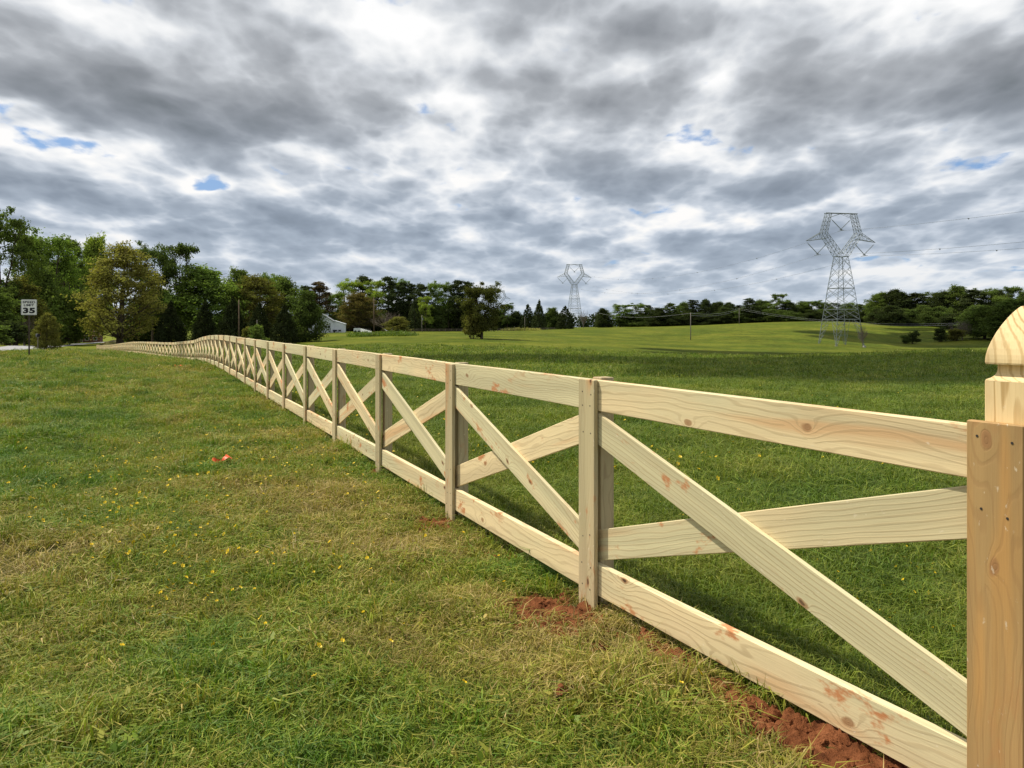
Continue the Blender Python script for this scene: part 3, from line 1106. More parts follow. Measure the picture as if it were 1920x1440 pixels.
GREEN = (.055, .088, .020)
C_ = {'mid': (.118, .165, .048), 'bright': (.155, .225, .058), 'lime': (.240, .310, .070), 'dark': (.092, .130, .042), 'deep': (.052, .070, .030), 'darkest': (.032, .043, .019),
      'olive': (.165, .165, .052), 'tan': (.225, .215, .072), 'moss': (.095, .105, .036), 'rust': (.135, .115, .048), 'pine': (.062, .085, .038), 'brown': (.110, .085, .045)}
cnt = {}
WK = {'pine': 1.45, 'loose': 1.4, 'grove': 1.45, 'broad': 1.3, 'tan': 1.25, 'cone': .90, 'cedar': 1.1, 'bush': 1.15, 'bare': 1.1, 'field': 1.15}


def tree(kind, px, ytop, ybase, Y, wpx, col, label, name, cat='tree', group=None, jz=None):
    lst = ARCH[kind]
    i = cnt.get(kind, 0)
    cnt[kind] = i + 1
    (tm, cm_), H, Wd = lst[i % len(lst)]
    top = at(px, ytop, Y)
    x, y = top[0], Y
    z = gz(x, y)
    h = top[2] - z
    sz = h / H
    sw = (wpx * WK.get(kind, 1.15) / FPX * Y) / Wd if wpx else sz
    o = empty(name, (x, y, z - .05), rng.uniform(0, 6.28), (sw, sw, sz))
    a = link('trunk', tm, o)
    c = link('crown', cm_, o)
    base = C_[col]
    k = rng.uniform(.9, 1.12)
    c.color = (base[0] * k, base[1] * k, base[2] * k, 1)
    tag(o, label, cat, group)
    return o


# --- the wood and yard trees on the left, singled out by look
T = tree
T('loose', 2, 393, 650, 190, 80, 'dark', 'tallest dark tree, cut off by the left edge of the view', 'tall_tree')
T('loose', 46, 440, 650, 205, 45, 'mid', 'slim tall green tree right of the tallest dark edge tree', 'tall_tree')
T('loose', 88, 434, 648, 262, 88, 'bright', 'broad topped tall green tree high above the speed limit sign', 'tall_tree')
T('loose', 130, 447, 648, 295, 50, 'dark', 'dark tall tree between the broad green top and the tan tree', 'tall_tree')
T('broad', 175, 443, 645, 345, 60, 'lime', 'light lime green treetop rising behind the tan tree', 'leafy_tree')
T('tan', 224, 456, 643, 215, 122, 'tan', 'large tan budding tree with dark trunk at the far fence end', 'budding_tree')
T('loose', 286, 455, 640, 246, 56, 'dark', 'left of two tall dark open trees beside the tan tree', 'tall_tree')
T('loose', 337, 458, 640, 250, 62, 'dark', 'right of two tall dark open trees beside the tan tree', 'tall_tree')
T('broad', 117, 545, 645, 268, 86, 'mid', 'spreading green roadside tree with thick dark trunk, beside the house', 'leafy_tree')
T('broad', 30, 520, 652, 195, 80, 'olive', 'yellowish green bushy tree behind the speed limit sign', 'leafy_tree')
T('broad', -20, 530, 652, 170, 90, 'mid', 'low leafy tree cut by the left edge beneath the tallest tree', 'leafy_tree')
T('grove', 76, 500, 650, 250, 76, 'mid', 'mid height green tree straight above the sign post', 'leafy_tree')
T('grove', 120, 490, 648, 310, 70, 'dark', 'dark green tree in the gap left of the tan tree', 'leafy_tree')
T('bush', 18, 600, 650, 165, 60, 'deep', 'dark undergrowth bush at the far road side near the left edge', 'shrub', 'shrub')
T('bush', -14, 610, 652, 140, 60, 'dark', 'low green bush cut by the left edge beside the road', 'shrub', 'shrub')
T('bush', 62, 612, 648, 222, 46, 'deep', 'dark bush in the shade behind the mailbox', 'shrub', 'shrub')
T('bare', 45, 588, 649, 190, 46, 'brown', 'bare reddish brown shrub just behind the speed limit sign', 'bare_shrub', 'shrub')
T('broad', 87, 587, 658, 52, 38, 'olive', 'small green ornamental tree by the road beside the mailbox', 'small_tree')
T('grove', 268, 555, 640, 262, 66, 'dark', 'dark green tree filling the gap right of the tan trunk', 'leafy_tree')
T('grove', 300, 540, 640, 268, 60, 'mid', 'green tree behind the leftmost dark evergreen cone', 'leafy_tree')
T('broad', 384, 499, 640, 252, 112, 'bright', 'big round bright green tree behind the dark evergreen cones', 'leafy_tree')
T('broad', 452, 505, 640, 300, 60, 'mid', 'green treetop just right of the big round bright tree', 'leafy_tree')
T('tan', 474, 516, 640, 262, 92, 'olive', 'olive brown budding tree above the middle evergreen cones', 'budding_tree')
T('loose', 505, 511, 640, 310, 40, 'bright', 'light green treetop behind the olive brown budding tree', 'tall_tree')
T('broad', 535, 520, 640, 275, 62, 'mid', 'rounded mid green tree right of the olive brown budding tree', 'leafy_tree')
T('grove', 572, 546, 642, 207, 50, 'dark', 'round dark green tree hiding the left side of the white barn', 'leafy_tree')
T('pine', 572, 536, 630, 330, 34, 'pine', 'dark pine top left of the brownish pine over the barn', 'pine_tree')
T('pine', 596, 528, 630, 335, 46, 'brown', 'brownish pine above the white barn', 'pine_tree')
T('loose', 622, 548, 624, 340, 42, 'bright', 'pale green tree right behind the barn roof', 'tall_tree')
GE = 'row of dark evergreens behind the fence'
for (px, yt, yb, Y, w, lb) in [(320, 565, 638, 212, 64, 'leftmost dark evergreen cone of the row behind the fence'),
                               (384, 567, 639, 207, 60, 'second dark evergreen cone from the left behind the fence'),
                               (437, 558, 640, 203, 66, 'middle dark evergreen cone behind the wooden pole'),
                               (486, 570, 641, 199, 60, 'dark evergreen cone right of the wooden pole'),
                               (533, 572, 642, 195, 62, 'rightmost dark evergreen cone next to the round dark tree')]:
    T('cone', px, yt, yb, Y, w, 'darkest', lb, 'evergreen_tree', 'tree', GE)  # the cone row takes the lowest green of the palette
T('bush', 484, 608, 640, 181, 30, 'mid', 'small pale green bush in front of the dark evergreens', 'shrub', 'shrub')
T('bush', 462, 612, 640, 183, 18, 'olive', 'thin twiggy bush left of the pale green bush', 'shrub', 'shrub')

# --- the wood behind the barn
GW = 'pines and green trees of the wood behind the barn'
for (k, px, yt, Y, w, c, lb, nm) in [
    ('loose', 655, 522, 345, 42, 'lime', 'light green tree left of the first pines in the barn wood', 'tall_tree'),
    ('pine', 683, 517, 350, 40, 'pine', 'highest dark pine at the left end of the barn wood', 'pine_tree'),
    ('loose', 703, 526, 345, 34, 'lime', 'yellow green tree just right of the highest pine', 'tall_tree'),
    ('pine', 726, 519, 350, 36, 'pine', 'round topped dark pine in the barn wood', 'pine_tree'),
    ('loose', 742, 521, 365, 34, 'bright', 'pale green treetop right of the round topped pine', 'tall_tree'),
    ('pine', 757, 529, 352, 30, 'pine', 'dark pine right of the pale green treetop', 'pine_tree'),
    ('pine', 771, 531, 356, 26, 'pine', 'thin dark pine in the middle of the barn wood', 'pine_tree'),
    ('pine', 790, 532, 345, 34, 'pine', 'flat layered dark pine above the thin wooden pole', 'pine_tree'),
    ('loose', 816, 528, 350, 36, 'bright', 'rounded light green tree in the middle of the barn wood', 'tall_tree'),
    ('loose', 841, 528, 352, 30, 'bright', 'slim light green tree left of the last tall pines', 'tall_tree'),
    ('pine', 860, 525, 350, 32, 'pine', 'left one of the two last tall pines by the field tree', 'pine_tree'),
    ('pine', 876, 528, 354, 30, 'pine', 'right one of the two last tall pines by the field tree', 'pine_tree'),
    ('tan', 672, 548, 318, 68, 'rust', 'rusty brown budding tree right of the white barn', 'budding_tree'),
    ('bare', 728, 582, 300, 60, 'brown', 'leafless grey brown tree behind the white hammock', 'bare_tree'),
    ('grove', 745, 594, 296, 34, 'olive', 'low olive bush tree beside the hammock', 'small_tree'),
    ('cedar', 777, 563, 335, 26, 'deep', 'dark cedar standing behind the thin wooden pole', 'cedar_tree'),
    ('loose', 797, 556, 338, 24, 'lime', 'slim lime green young tree right of the thin pole', 'tall_tree')]:
    T(k, px, yt, 620, Y, w, c, lb, nm, 'tree', GW)
UG = 'dark undergrowth at the foot of the barn wood'
for j in range(15):
    px = 640 + j * 17.5 + rng.uniform(-4, 4)
    T('grove', px, 572 + rng.uniform(-10, 12), 620, 352 + rng.uniform(-6, 14), 32, rng.choice(['deep', 'deep', 'dark']), 'low dark tree at the foot of the wood behind the barn', 'undergrowth_tree', 'tree', UG)

# --- the single field tree
T('field', 903, 529, 634, 200, 70, 'moss', 'lone open crowned tree standing out in the field', 'field_tree')
T('bush', 885, 582, 634, 198.5, 34, 'olive', 'leafy bush at the foot of the lone field tree', 'shrub', 'shrub')

# --- beyond the field
GB = 'trees along the far side of the field'
for (k, px, yt, yb, Y, w, c, lb, nm) in [
    ('grove', 934, 580, 617, 430, 30, 'deep', 'dark low tree right behind the lone field tree', 'leafy_tree'),
    ('loose', 951, 568, 617, 425, 24, 'dark', 'thin grey green tree right of the lone field tree', 'tall_tree'),
    ('grove', 966, 584, 617, 430, 30, 'deep', 'dark low tree left of the two far cedars', 'leafy_tree'),
    ('cedar', 990, 571, 617, 418, 27, 'deep', 'blunt dark cedar beside the far pole', 'cedar_tree'),
    ('cone', 1011, 563, 618, 412, 33, 'deep', 'sharply pointed dark conifer at the far field edge', 'cedar_tree'),
    ('grove', 1036, 577, 616, 430, 26, 'dark', 'dull green tree between the pointed conifer and the last cedar', 'leafy_tree'),
    ('cedar', 1060, 574, 616, 420, 32, 'deep', 'rounded dark cedar just left of the far pylon', 'cedar_tree'),
    ('bare', 1094, 580, 616, 440, 20, 'brown', 'thin half bare tree at the foot of the far pylon', 'bare_tree'),
    ('grove', 1132, 578, 613, 445, 26, 'deep', 'dark round tree right of the far pole in the gap', 'leafy_tree'),
    ('loose', 1163, 570, 613, 450, 34, 'bright', 'bright green round tree right of the far pylon', 'leafy_tree'),
    ('loose', 1198, 568, 612, 455, 34, 'mid', 'pale green tree right of the bright round one', 'tall_tree'),
    ('pine', 1215, 572, 612, 456, 22, 'pine', 'dark pine leaning against the pale green tree', 'pine_tree'),
    ('grove', 1185, 588, 612, 450, 44, 'dark', 'low dark tree below the pale green tree', 'leafy_tree')]:
    T(k, px, yt, yb, Y, w, c, lb, nm, 'tree', GB)

GH = 'trees of the wood along the top of the green hill'
hill = [(1236, 586, 'grove'), (1260, 568, 'pine'), (1280, 566, 'broad'), (1300, 562, 'pine'), (1322, 561, 'broad'), (1344, 566, 'grove'), (1365, 567, 'broad'),
        (1386, 572, 'pine'), (1404, 559, 'pine'), (1424, 562, 'broad'), (1440, 564, 'pine'), (1460, 551, 'loose'), (1480, 566, 'broad'), (1504, 565, 'grove'),
        (1524, 563, 'loose'), (1546, 567, 'broad'), (1566, 568, 'pine'), (1590, 568, 'grove'), (1612, 570, 'pine'), (1630, 569, 'broad')]
hl = {'pine': 'dark pine of the wood on the green hilltop', 'broad': 'round leafy tree of the wood on the green hilltop', 'grove': 'low bushy tree of the wood on the green hilltop',
      'loose': 'tall open tree of the wood on the green hilltop'}
hn = {'pine': 'pine_tree', 'broad': 'leafy_tree', 'grove': 'leafy_tree', 'loose': 'tall_tree'}
for px, yt, k in hill:
    T(k, px, yt, 604, 440 + rng.uniform(-8, 25), rng.uniform(24, 36), rng.choice(['deep', 'dark', 'pine', 'dark', 'mid']), hl[k], hn[k], 'tree', GH)
GU = 'low trees at the edge of the hilltop wood'
for j in range(22):
    px = 1232 + j * 18.6 + rng.uniform(-4, 4)
    T('grove', px, 583 + rng.uniform(-7, 8), 604, 436 + rng.uniform(-5, 5), rng.uniform(26, 40), rng.choice(['deep', 'deep', 'dark']), 'low dark tree at the edge of the hilltop wood', 'undergrowth_tree', 'tree', GU)

GR = 'trees of the wood right of the large pylon'
right = [(1652, 549, 'broad', 1), (1676, 543, 'broad', 0), (1699, 553, 'pine', 0), (1722, 549, 'pine', 0), (1747, 547, 'loose', 0), (1772, 546, 'broad', 0), (1799, 536, 'broad', 1),
         (1826, 543, 'pine', 0), (1850, 540, 'loose', 1), (1874, 544, 'broad', 0), (1898, 538, 'loose', 1), (1924, 543, 'broad', 0), (1950, 540, 'pine', 0), (1975, 536, 'broad', 0)]
rl = {'pine': 'dark pine of the wood right of the large pylon', 'broad': 'round leafy tree of the wood right of the large pylon', 'loose': 'tall open tree of the wood right of the large pylon'}
for px, yt, k, br in right:
    T(k, px, yt, 610, 395 - max(0, px - 1750) * .32 + rng.uniform(-6, 10), rng.uniform(38, 52), 'mid' if br else rng.choice(['deep', 'dark']), rl[k], hn[k], 'tree', GR)
GU2 = 'low trees at the edge of the wood right of the large pylon'
for j in range(15):
    px = 1650 + j * 20 + rng.uniform(-5, 5)
    T('grove', px, 578 + rng.uniform(-12, 10), 615, 382 - max(0, px - 1720) * .36 + rng.uniform(-5, 5), rng.uniform(30, 46), rng.choice(['deep', 'dark', 'dark']), 'low dark tree at the edge of the right hand wood', 'undergrowth_tree', 'tree', GU2)
T('broad', 1846, 574, 632, 290, 66, 'mid', 'large green bushy tree left of the tall end post', 'leafy_tree')
T('broad', 1894, 560, 632, 280, 74, 'mid', 'large green bushy tree rising behind the end post finial', 'leafy_tree')
T('broad', 1945, 556, 632, 275, 70, 'dark', 'dark bushy tree cut by the right edge', 'leafy_tree')
T('bare', 1804, 598, 632, 288, 46, 'rust', 'brown leafless thicket left of the large green bushy tree', 'bare_shrub', 'shrub')
T('bush', 1790, 616, 634, 285, 34, 'olive', 'low olive bush under the brown leafless thicket', 'shrub', 'shrub')
T('bush', 1763, 613, 635, 283, 22, 'deep', 'small round dark bush in the field right of the pylon', 'shrub', 'shrub')
T('bush', 1712, 619, 637, 276, 22, 'deep', 'small pointed dark bush nearest the pylon in the field', 'shrub', 'shrub')
T('bush', 1698, 628, 638, 275, 18, 'dark', 'very low bush touching the small pointed dark bush', 'shrub', 'shrub')
T('bare', 1617, 603, 647, 238, 20, 'brown', 'slender bare grey tree at the right foot of the large pylon', 'bare_tree')

# the wood closing the horizon far behind everything, read as one mass
fw = []
rg_ = np.random.default_rng(5)
for j in range(270):
    px = -900 + j * 14.5 + rg_.uniform(-6, 6)
    Y = rg_.uniform(820, 1000)
    pt = at(px, 599 - rg_.uniform(0, 10), Y)
    z0 = gz(pt[0], Y)
    r = rg_.uniform(7, 11)
    for z in np.arange(z0, max(z0 + 9, pt[2]), 5.5):
        fw.append((np.array([pt[0], Y, z]), (r, r, 5.0), 1.0))
fwo = link('distant_wood', leaves_mesh('distant_wood', fw, 2.4, 170, 9, M_LEAF))
fwo.color = (.040, .060, .030, 1)
tag(fwo, 'far off wood closing the horizon behind the field', 'wood', kind='stuff')

# ------------------------------------------------------------------ pylons and their lines
M_STEEL = flat_mat('galvanised_steel', (.19, .22, .225), .5, .2, .2, .4)
M_INS = flat_mat('insulator_glass', (.22, .25, .27), .35, 0, .15, 2.0)
M_WIRE = flat_mat('aluminium_wire', (.34, .35, .37), .5, .3, .1, .2)
LD = np.array([-.2017, .9794])        # direction of the line, ahead
AX = np.array([.9794, .2017])         # along the cross arms
V3 = Vector


def lattice(mb, quad0, quad1, n, r, rb, first=False):
    """four-legged lattice between two quads of corners with X bracing"""
    for i in range(n):
        f0, f1 = i / n, (i + 1) / n
        A = [V3(a).lerp(V3(b), f0) for a, b in zip(quad0, quad1)]
        B = [V3(a).lerp(V3(b), f1) for a, b in zip(quad0, quad1)]
        for k in range(4):
            mb.bar(A[k], B[k], r)
            mb.bar(A[k], B[(k + 1) % 4], rb)
            mb.bar(A[(k + 1) % 4], B[k], rb)
            mb.bar(B[k], B[(k + 1) % 4], rb)
        if first and i == 0:
            for k in range(4):
                mb.bar(A[k], A[(k + 1) % 4], rb)


def sq(cx, cz, hx, hy):
    return [(cx - hx, -hy, cz), (cx + hx, -hy, cz), (cx + hx, hy, cz), (cx - hx, hy, cz)]


def make_pylon():
    body = MB()
    r, rb, rs = .11, .052, .038
    prof = [(0, 4.65), (8.0, 3.78), (11.0, 3.42), (17.4, 2.70), (22.4, 2.05), (27.0, 1.45)]
    def half(z):
        return np.interp(z, [p_[0] for p_ in prof], [p_[1] for p_ in prof])
    # four trussed legs below 8 m
    for sx_, sy_ in ((-1, -1), (1, -1), (1, 1), (-1, 1)):
        for z0, z1 in zip(np.linspace(0, 8, 6)[:-1], np.linspace(0, 8, 6)[1:]):
            a, b_ = V3((sx_ * half(z0), sy_ * half(z0), z0)), V3((sx_ * half(z1), sy_ * half(z1), z1))
            body.bar(a, b_, r)
            w0, w1 = .25 + z0 * .31, .25 + z1 * .31
            for ax in (0, 1):
                da = V3((-sx_ * w0, 0, 0)) if ax == 0 else V3((0, -sy_ * w0, 0))
                db = V3((-sx_ * w1, 0, 0)) if ax == 0 else V3((0, -sy_ * w1, 0))
                body.bar(a + da, b_ + db, rb)
                body.bar(a, b_ + db, rs)
                body.bar(b_, b_ + db, rs)
    body_levels = [8.0, 11.0, 17.4, 27.0]
    def ring(z, rr_):
        h = half(z)
        q_ = [V3((-h, -h, z)), V3((h, -h, z)), V3((h, h, z)), V3((-h, h, z))]
        for k in range(4):
            body.bar(q_[k], q_[(k + 1) % 4], rr_)
        return q_
    q8, q11, q17, q27 = [ring(z, .09) for z in body_levels]
    for qa, qb, ns in ((q8, q11, 1), (q11, q17, 2), (q17, q27, 3)):
        for k in range(4):
            for i in range(ns):
                a0, a1 = qa[k].lerp(qb[k], i / ns), qa[k].lerp(qb[k], (i + 1) / ns)
                b0, b1 = qa[(k + 1) % 4].lerp(qb[(k + 1) % 4], i / ns), qa[(k + 1) % 4].lerp(qb[(k + 1) % 4], (i + 1) / ns)
                body.bar(a0, a1, r * .9)
                body.bar(a0, b1, rb)
                body.bar(b0, a1, rb)
                m = (a0 + a1 + b0 + b1) / 4
                body.bar((a0 + a1) / 2, (a0 + m) / 2, rs)
                body.bar((b0 + b1) / 2, (b1 + m) / 2, rs)
                body.bar((a0 + a1) / 2, (a1 + m) / 2, rs)
                body.bar((b0 + b1) / 2, (b0 + m) / 2, rs)
    head = MB()
    for s in (-1, 1):
        lower = [(s * 1.95, -1.1, 27.0), (s * .05, -1.1, 27.9), (s * .05, 1.1, 27.9), (s * 1.95, 1.1, 27.0)]
        elbow = [(s * 6.8, -.7, 33.7), (s * 4.9, -.7, 34.1), (s * 4.9, .7, 34.1), (s * 6.8, .7, 33.7)]
        lattice(head, lower, elbow, 5, .075, .038, True)
        topq = [(s * 5.0, -.55, 40.0), (s * 3.4, -.55, 39.8), (s * 3.4, .55, 39.8), (s * 5.0, .55, 40.0)]
        lattice(head, elbow, topq, 5, .07, .036)
    for y in (-.55, .55):
        head.bar((-5.3, y, 40.05), (5.3, y, 40.05), .10)
        head.bar((-3.4, y, 38.9), (0, y, 40.0), .06)
        head.bar((3.4, y, 38.9), (0, y, 40.0), .06)
    for x in np.linspace(-5, 5, 9):
        head.bar((x, -.55, 40.05), (x, .55, 40.05), .05)
    arms = []
    for s in (-1, 1):
        am = MB()
        tip = V3((s * 11.7, 0, 31.5))
        for y in (-.7, .7):
            am.bar((s * 6.6, y, 34.2), tip, .08)
            am.bar((s * 5.5, y, 32.3), tip, .08)
            for f in (.25, .5, .75):
                am.bar(V3((s * 6.6, y, 34.2)).lerp(tip, f), V3((s * 5.5, y, 32.3)).lerp(tip, f), .04)
                am.bar(V3((s * 6.6, y, 34.2)).lerp(tip, f - .25), V3((s * 5.5, y, 32.3)).lerp(tip, f), .04)
        for f in (.0, .33, .66):
            am.bar(V3((s * 5.5, -.7, 32.3)).lerp(tip, f), V3((s * 5.5, .7, 32.3)).lerp(tip, f), .04)
        arms.append(am)
    def vstring(x0, z0, x1, z1, xb, zb):
        m = MB()
        for (xa, za) in ((x0, z0), (x1, z1)):
            a, b_ = V3((xa, 0, za)), V3((xb, 0, zb))
            L = (b_ - a).length
            pts, rd = [], []
            k = 26
            for i in range(k + 1):
                pts.append(tuple(a.lerp(b_, i / k)))
                rd.append(.05 if i < 3 else (.15 if i % 2 else .075))
            m.tube(pts, rd, 6, False)
        m.box((xb, 0, zb - .15), (.7, .5, .25))
        m.bar((xb, -1.6, zb - .45), (xb, 1.6, zb - .45), .07)
        return m
    ins = [vstring(-3.2, 38.2, 3.2, 38.2, 0, 35.3), vstring(-11.3, 31.0, -4.6, 31.0, -7.9, 27.8), vstring(11.3, 31.0, 4.6, 31.0, 7.9, 27.8)]
    return body, head, arms, ins


pb, ph, pa, pins = make_pylon()
PY = [((99.5, 242.0), 'large steel lattice pylon standing in the field, nearest of the line'),
      ((41.0, 526.0), 'smaller looking steel pylon beyond the field edge cedars'),
      ((-12.8, 810.0), 'faint third pylon mostly hidden behind the lone field tree')]
pyl = []
PZ = [None, 2.4, -2.0]
arm_rz = math.atan2(AX[1], AX[0])
for i, ((x, y), lb) in enumerate(PY):
    z = gz(x, y) - .1 if PZ[i] is None else PZ[i]
    o = tag(empty('transmission_pylon', (x, y, z), arm_rz), lb, 'pylon', 'pylons of the power line')
    if i == 0:
        pz0 = z
        pb.build('tower', M_STEEL, o)
        ph.build('head_frame', M_STEEL, o)
        for am in pa: am.build('cross_arm', M_STEEL, o)
        for im in pins: im.build('insulator', M_INS, o)
    else:
        for ch in list(pyl[0].children):
            c = ch.copy(); COL.objects.link(c); c.parent = o
    pyl.append(o)
    # footings so that no leg floats on the slope
    fm_ = MB()
    for sx_ in (-1, 1):
        for sy_ in (-1, 1):
            fm_.box((sx_ * 4.65, sy_ * 4.65, -1.0), (.7, .7, 2.3))
    fm_.build('footing', flat_mat('concrete', (.35, .34, .31), .9) if i == 0 else bpy.data.materials['concrete'], o)


def catenary(p0, p1, sag, n=40):
    pts = []
    for i in range(n + 1):
        f = i / n
        q_ = V3(p0).lerp(V3(p1), f)
        q_.z -= 4 * sag * f * (1 - f)
        pts.append(q_)
    return pts


def pyl_pt(i, ax, h):
    (x, y), z = PY[i][0], pyl[i].location.z
    return V3((x + AX[0] * ax, y + AX[1] * ax, z + h))


P0xy = np.array([99.5, 242.0]) - LD * 290
def pyl0(ax, h):
    return V3((P0xy[0] + AX[0] * ax, P0xy[1] + AX[1] * ax, .5 + h))


PH = [(0, 34.8, 'middle'), (-7.9, 27.3, 'left'), (7.9, 27.3, 'right')]
for ax, h, nm in PH:
    for (a, b_, sag, lb) in ((pyl_pt(0, ax, h), pyl_pt(1, ax, h), 9.0, 'sagging %s conductor between the large pylon and the smaller one' % nm),
                             (pyl_pt(0, ax, h), pyl0(ax, h), 6.5, '%s conductor running from the large pylon off to the right' % nm)):
        o = tag(empty('power_line', a), lb, 'power line', 'conductors of the big power line')
        pts = catenary(a, b_, sag)
        w = MB()
        for dxx in (-.22, .22):
            w.tube([tuple(q_ - a + V3((AX[0] * dxx, AX[1] * dxx, 0))) for q_ in pts], .015, 4, False)
        w.build('wire', M_WIRE, o)
        for f in (7, 14, 21, 28, 34):
            q_ = pts[f] - a
            k_ = MB()
            k_.box(tuple(q_), (.62, .10, .12), arm_rz)
            k_.box(tuple(q_ + V3((0, 0, -.12))), (.16, .16, .28), arm_rz)
            k_.build('spacer', M_WIRE, o)
for ax, h in ((-5.2, 40.1), (5.2, 40.1)):
    pass

# ------------------------------------------------------------------ wooden poles and their wires
M_POLE = flat_mat('pole_wood', (.115, .080, .052), .9, var=.3, scale=1.0)
M_POLEG = flat_mat('grey_pole_wood', (.19, .17, .15), .9, var=.25, scale=1.0)


def pole(px, yt, Y, lb, r=.15, arm=True, mat=M_POLE, can=False):
    t_ = at(px, yt, Y)
    z = gz(t_[0], Y)
    o = tag(empty('utility_pole', (t_[0], Y, z)), lb, 'utility pole', 'wooden utility poles')
    h = t_[2] - z
    m = MB()
    m.tube([(0, 0, -.5), (0, 0, h * .5), (0, 0, h)], [r * 1.15, r, r * .75], 8)
    m.build('pole', mat, o, smooth=True)
    if arm:
        m = MB()
        m.box((0, -.05, h - .45), (2.0, .12, .14), .25)
        m.build('crossarm', mat, o)
        for s in (-.85, .85):
            m = MB()
            m.tube([(s * .97, s * .25 - .05, h - .38), (s * .97, s * .25 - .05, h - .16)], [.06, .045], 6)
            m.build('insulator', M_INS, o)
    if can:
        m = MB()
        m.tube([(.28, -.2, h - 2.0), (.28, -.2, h - 1.1)], .24, 8)
        m.build('transformer', M_STEEL, o)
    return o, V3((t_[0], Y, t_[2] - .2))


pole(448, 562, 186, 'brown pole rising before the middle dark evergreen cone', .16, False)
pole(482, 600, 184, 'short grey pole above the small pale green bush', .10, False, M_POLEG)
pole(701, 557, 238, 'brown pole standing in the tall weeds right of the barn', .19, False)
pole(791, 591, 322, 'grey pole at the wooden rail fence before the lime green tree', .16, False, M_POLEG, True)
pole(984, 594, 372, 'thin pole at the far field edge beside the blunt dark cedar', .13, False, M_POLEG)
_, pw0 = pole(1117, 585, 455, 'pole with a small crossarm in the gap right of the far pylon', .16, True, M_POLEG)
_, pw1 = pole(1295, 586, 255, 'slender pole standing alone on the bright green hillside', .13, False, M_POLEG)
_, pw2 = pole(1386, 577, 400, 'pole at the edge of the hilltop wood', .15, False, M_POLEG)
wend = V3(tuple(at(1990, 590, 300)))
wl = V3(tuple(at(1060, 592, 470)))
for (a, b_, sag, lb) in ((pw1, pw2, 1.3, 'thin wire from the hillside pole to the hilltop wood pole'),
                         (pw2, wend, 5.5, 'thin wires crossing before the hilltop wood towards the right')):
    o = tag(empty('overhead_wire', a), lb, 'wire', 'thin wires between the wooden poles')
    for k, dzz in enumerate((0, -.7)):
        m = MB()
        m.tube([tuple(q_ - a + V3((0, 0, dzz))) for q_ in catenary(a, b_, sag)], .035, 4, False)
        m.build('wire', M_WIRE, o)
o = tag(empty('overhead_wire', pw1), 'thin wire from the hillside pole running left to the far gap pole', 'wire', 'thin wires between the wooden poles')
m = MB()
m.tube([tuple(q_ - pw1) for q_ in catenary(pw1, pw0, 2.0)], .035, 4, False)
m.build('wire', M_WIRE, o)

# ------------------------------------------------------------------ speed limit sign
M_SIGN = flat_mat('white_sign_sheet', (.74, .75, .74), .45, 0, .03, 4)
M_BLACK = flat_mat('black_paint', (.012, .012, .014), .5, 0, .1, 5)
M_GALV = flat_mat('sign_back', (.30, .31, .31), .5, .3, .1, 5)
M_RUST = flat_mat('weathered_sign_post', (.060, .046, .036), .85, 0, .3, 8)
SY = 36.0
sp = at(54, 668, SY)
sz_ = gz(sp[0], SY)
sign = tag(empty('speed_limit_sign', (sp[0], SY, sz_), R(14)), 'white SPEED LIMIT 35 sign on a thin post in the roadside grass', 'road sign')
ztop, zbot = EYE + (HOR - 561.5) / FPX * SY - sz_, EYE + (HOR - 590.5) / FPX * SY - sz_
SW, SH = .635, ztop - zbot
m = MB()
m.box((0, .045, (ztop) / 2 - .35), (.06, .035, ztop + .5))
m.box((0, .07, (ztop) / 2 - .35), (.02, .03, ztop + .5))
m.build('post', M_RUST, sign)
bm = bmesh.new()
rad, pts = .04, []
for cx, cz, a0 in ((SW / 2 - rad, SH / 2 - rad, 0), (-SW / 2 + rad, SH / 2 - rad, 90), (-SW / 2 + rad, -SH / 2 + rad, 180), (SW / 2 - rad, -SH / 2 + rad, 270)):
    for k in range(5):
        a = R(a0 + k * 22.5)
        pts.append((cx + rad * math.cos(a), cz + rad * math.sin(a)))
f0 = [bm.verts.new((x, 0.0, z)) for x, z in pts]
f1 = [bm.verts.new((x, 0.004, z)) for x, z in pts]
bm.faces.new(f0[::-1] if False else f0)
bm.faces.new(f1[::-1])
for k in range(len(pts)):
    bm.faces.new((f0[k], f1[k], f1[(k + 1) % len(pts)], f0[(k + 1) % len(pts)]))
bmesh.ops.recalc_face_normals(bm, faces=bm.faces)
me = bpy.data.meshes.new('panel')
bm.to_mesh(me); bm.free()
me.materials.append(M_SIGN)
panel = link('panel', me, sign, (0, .02, (ztop + zbot) / 2))


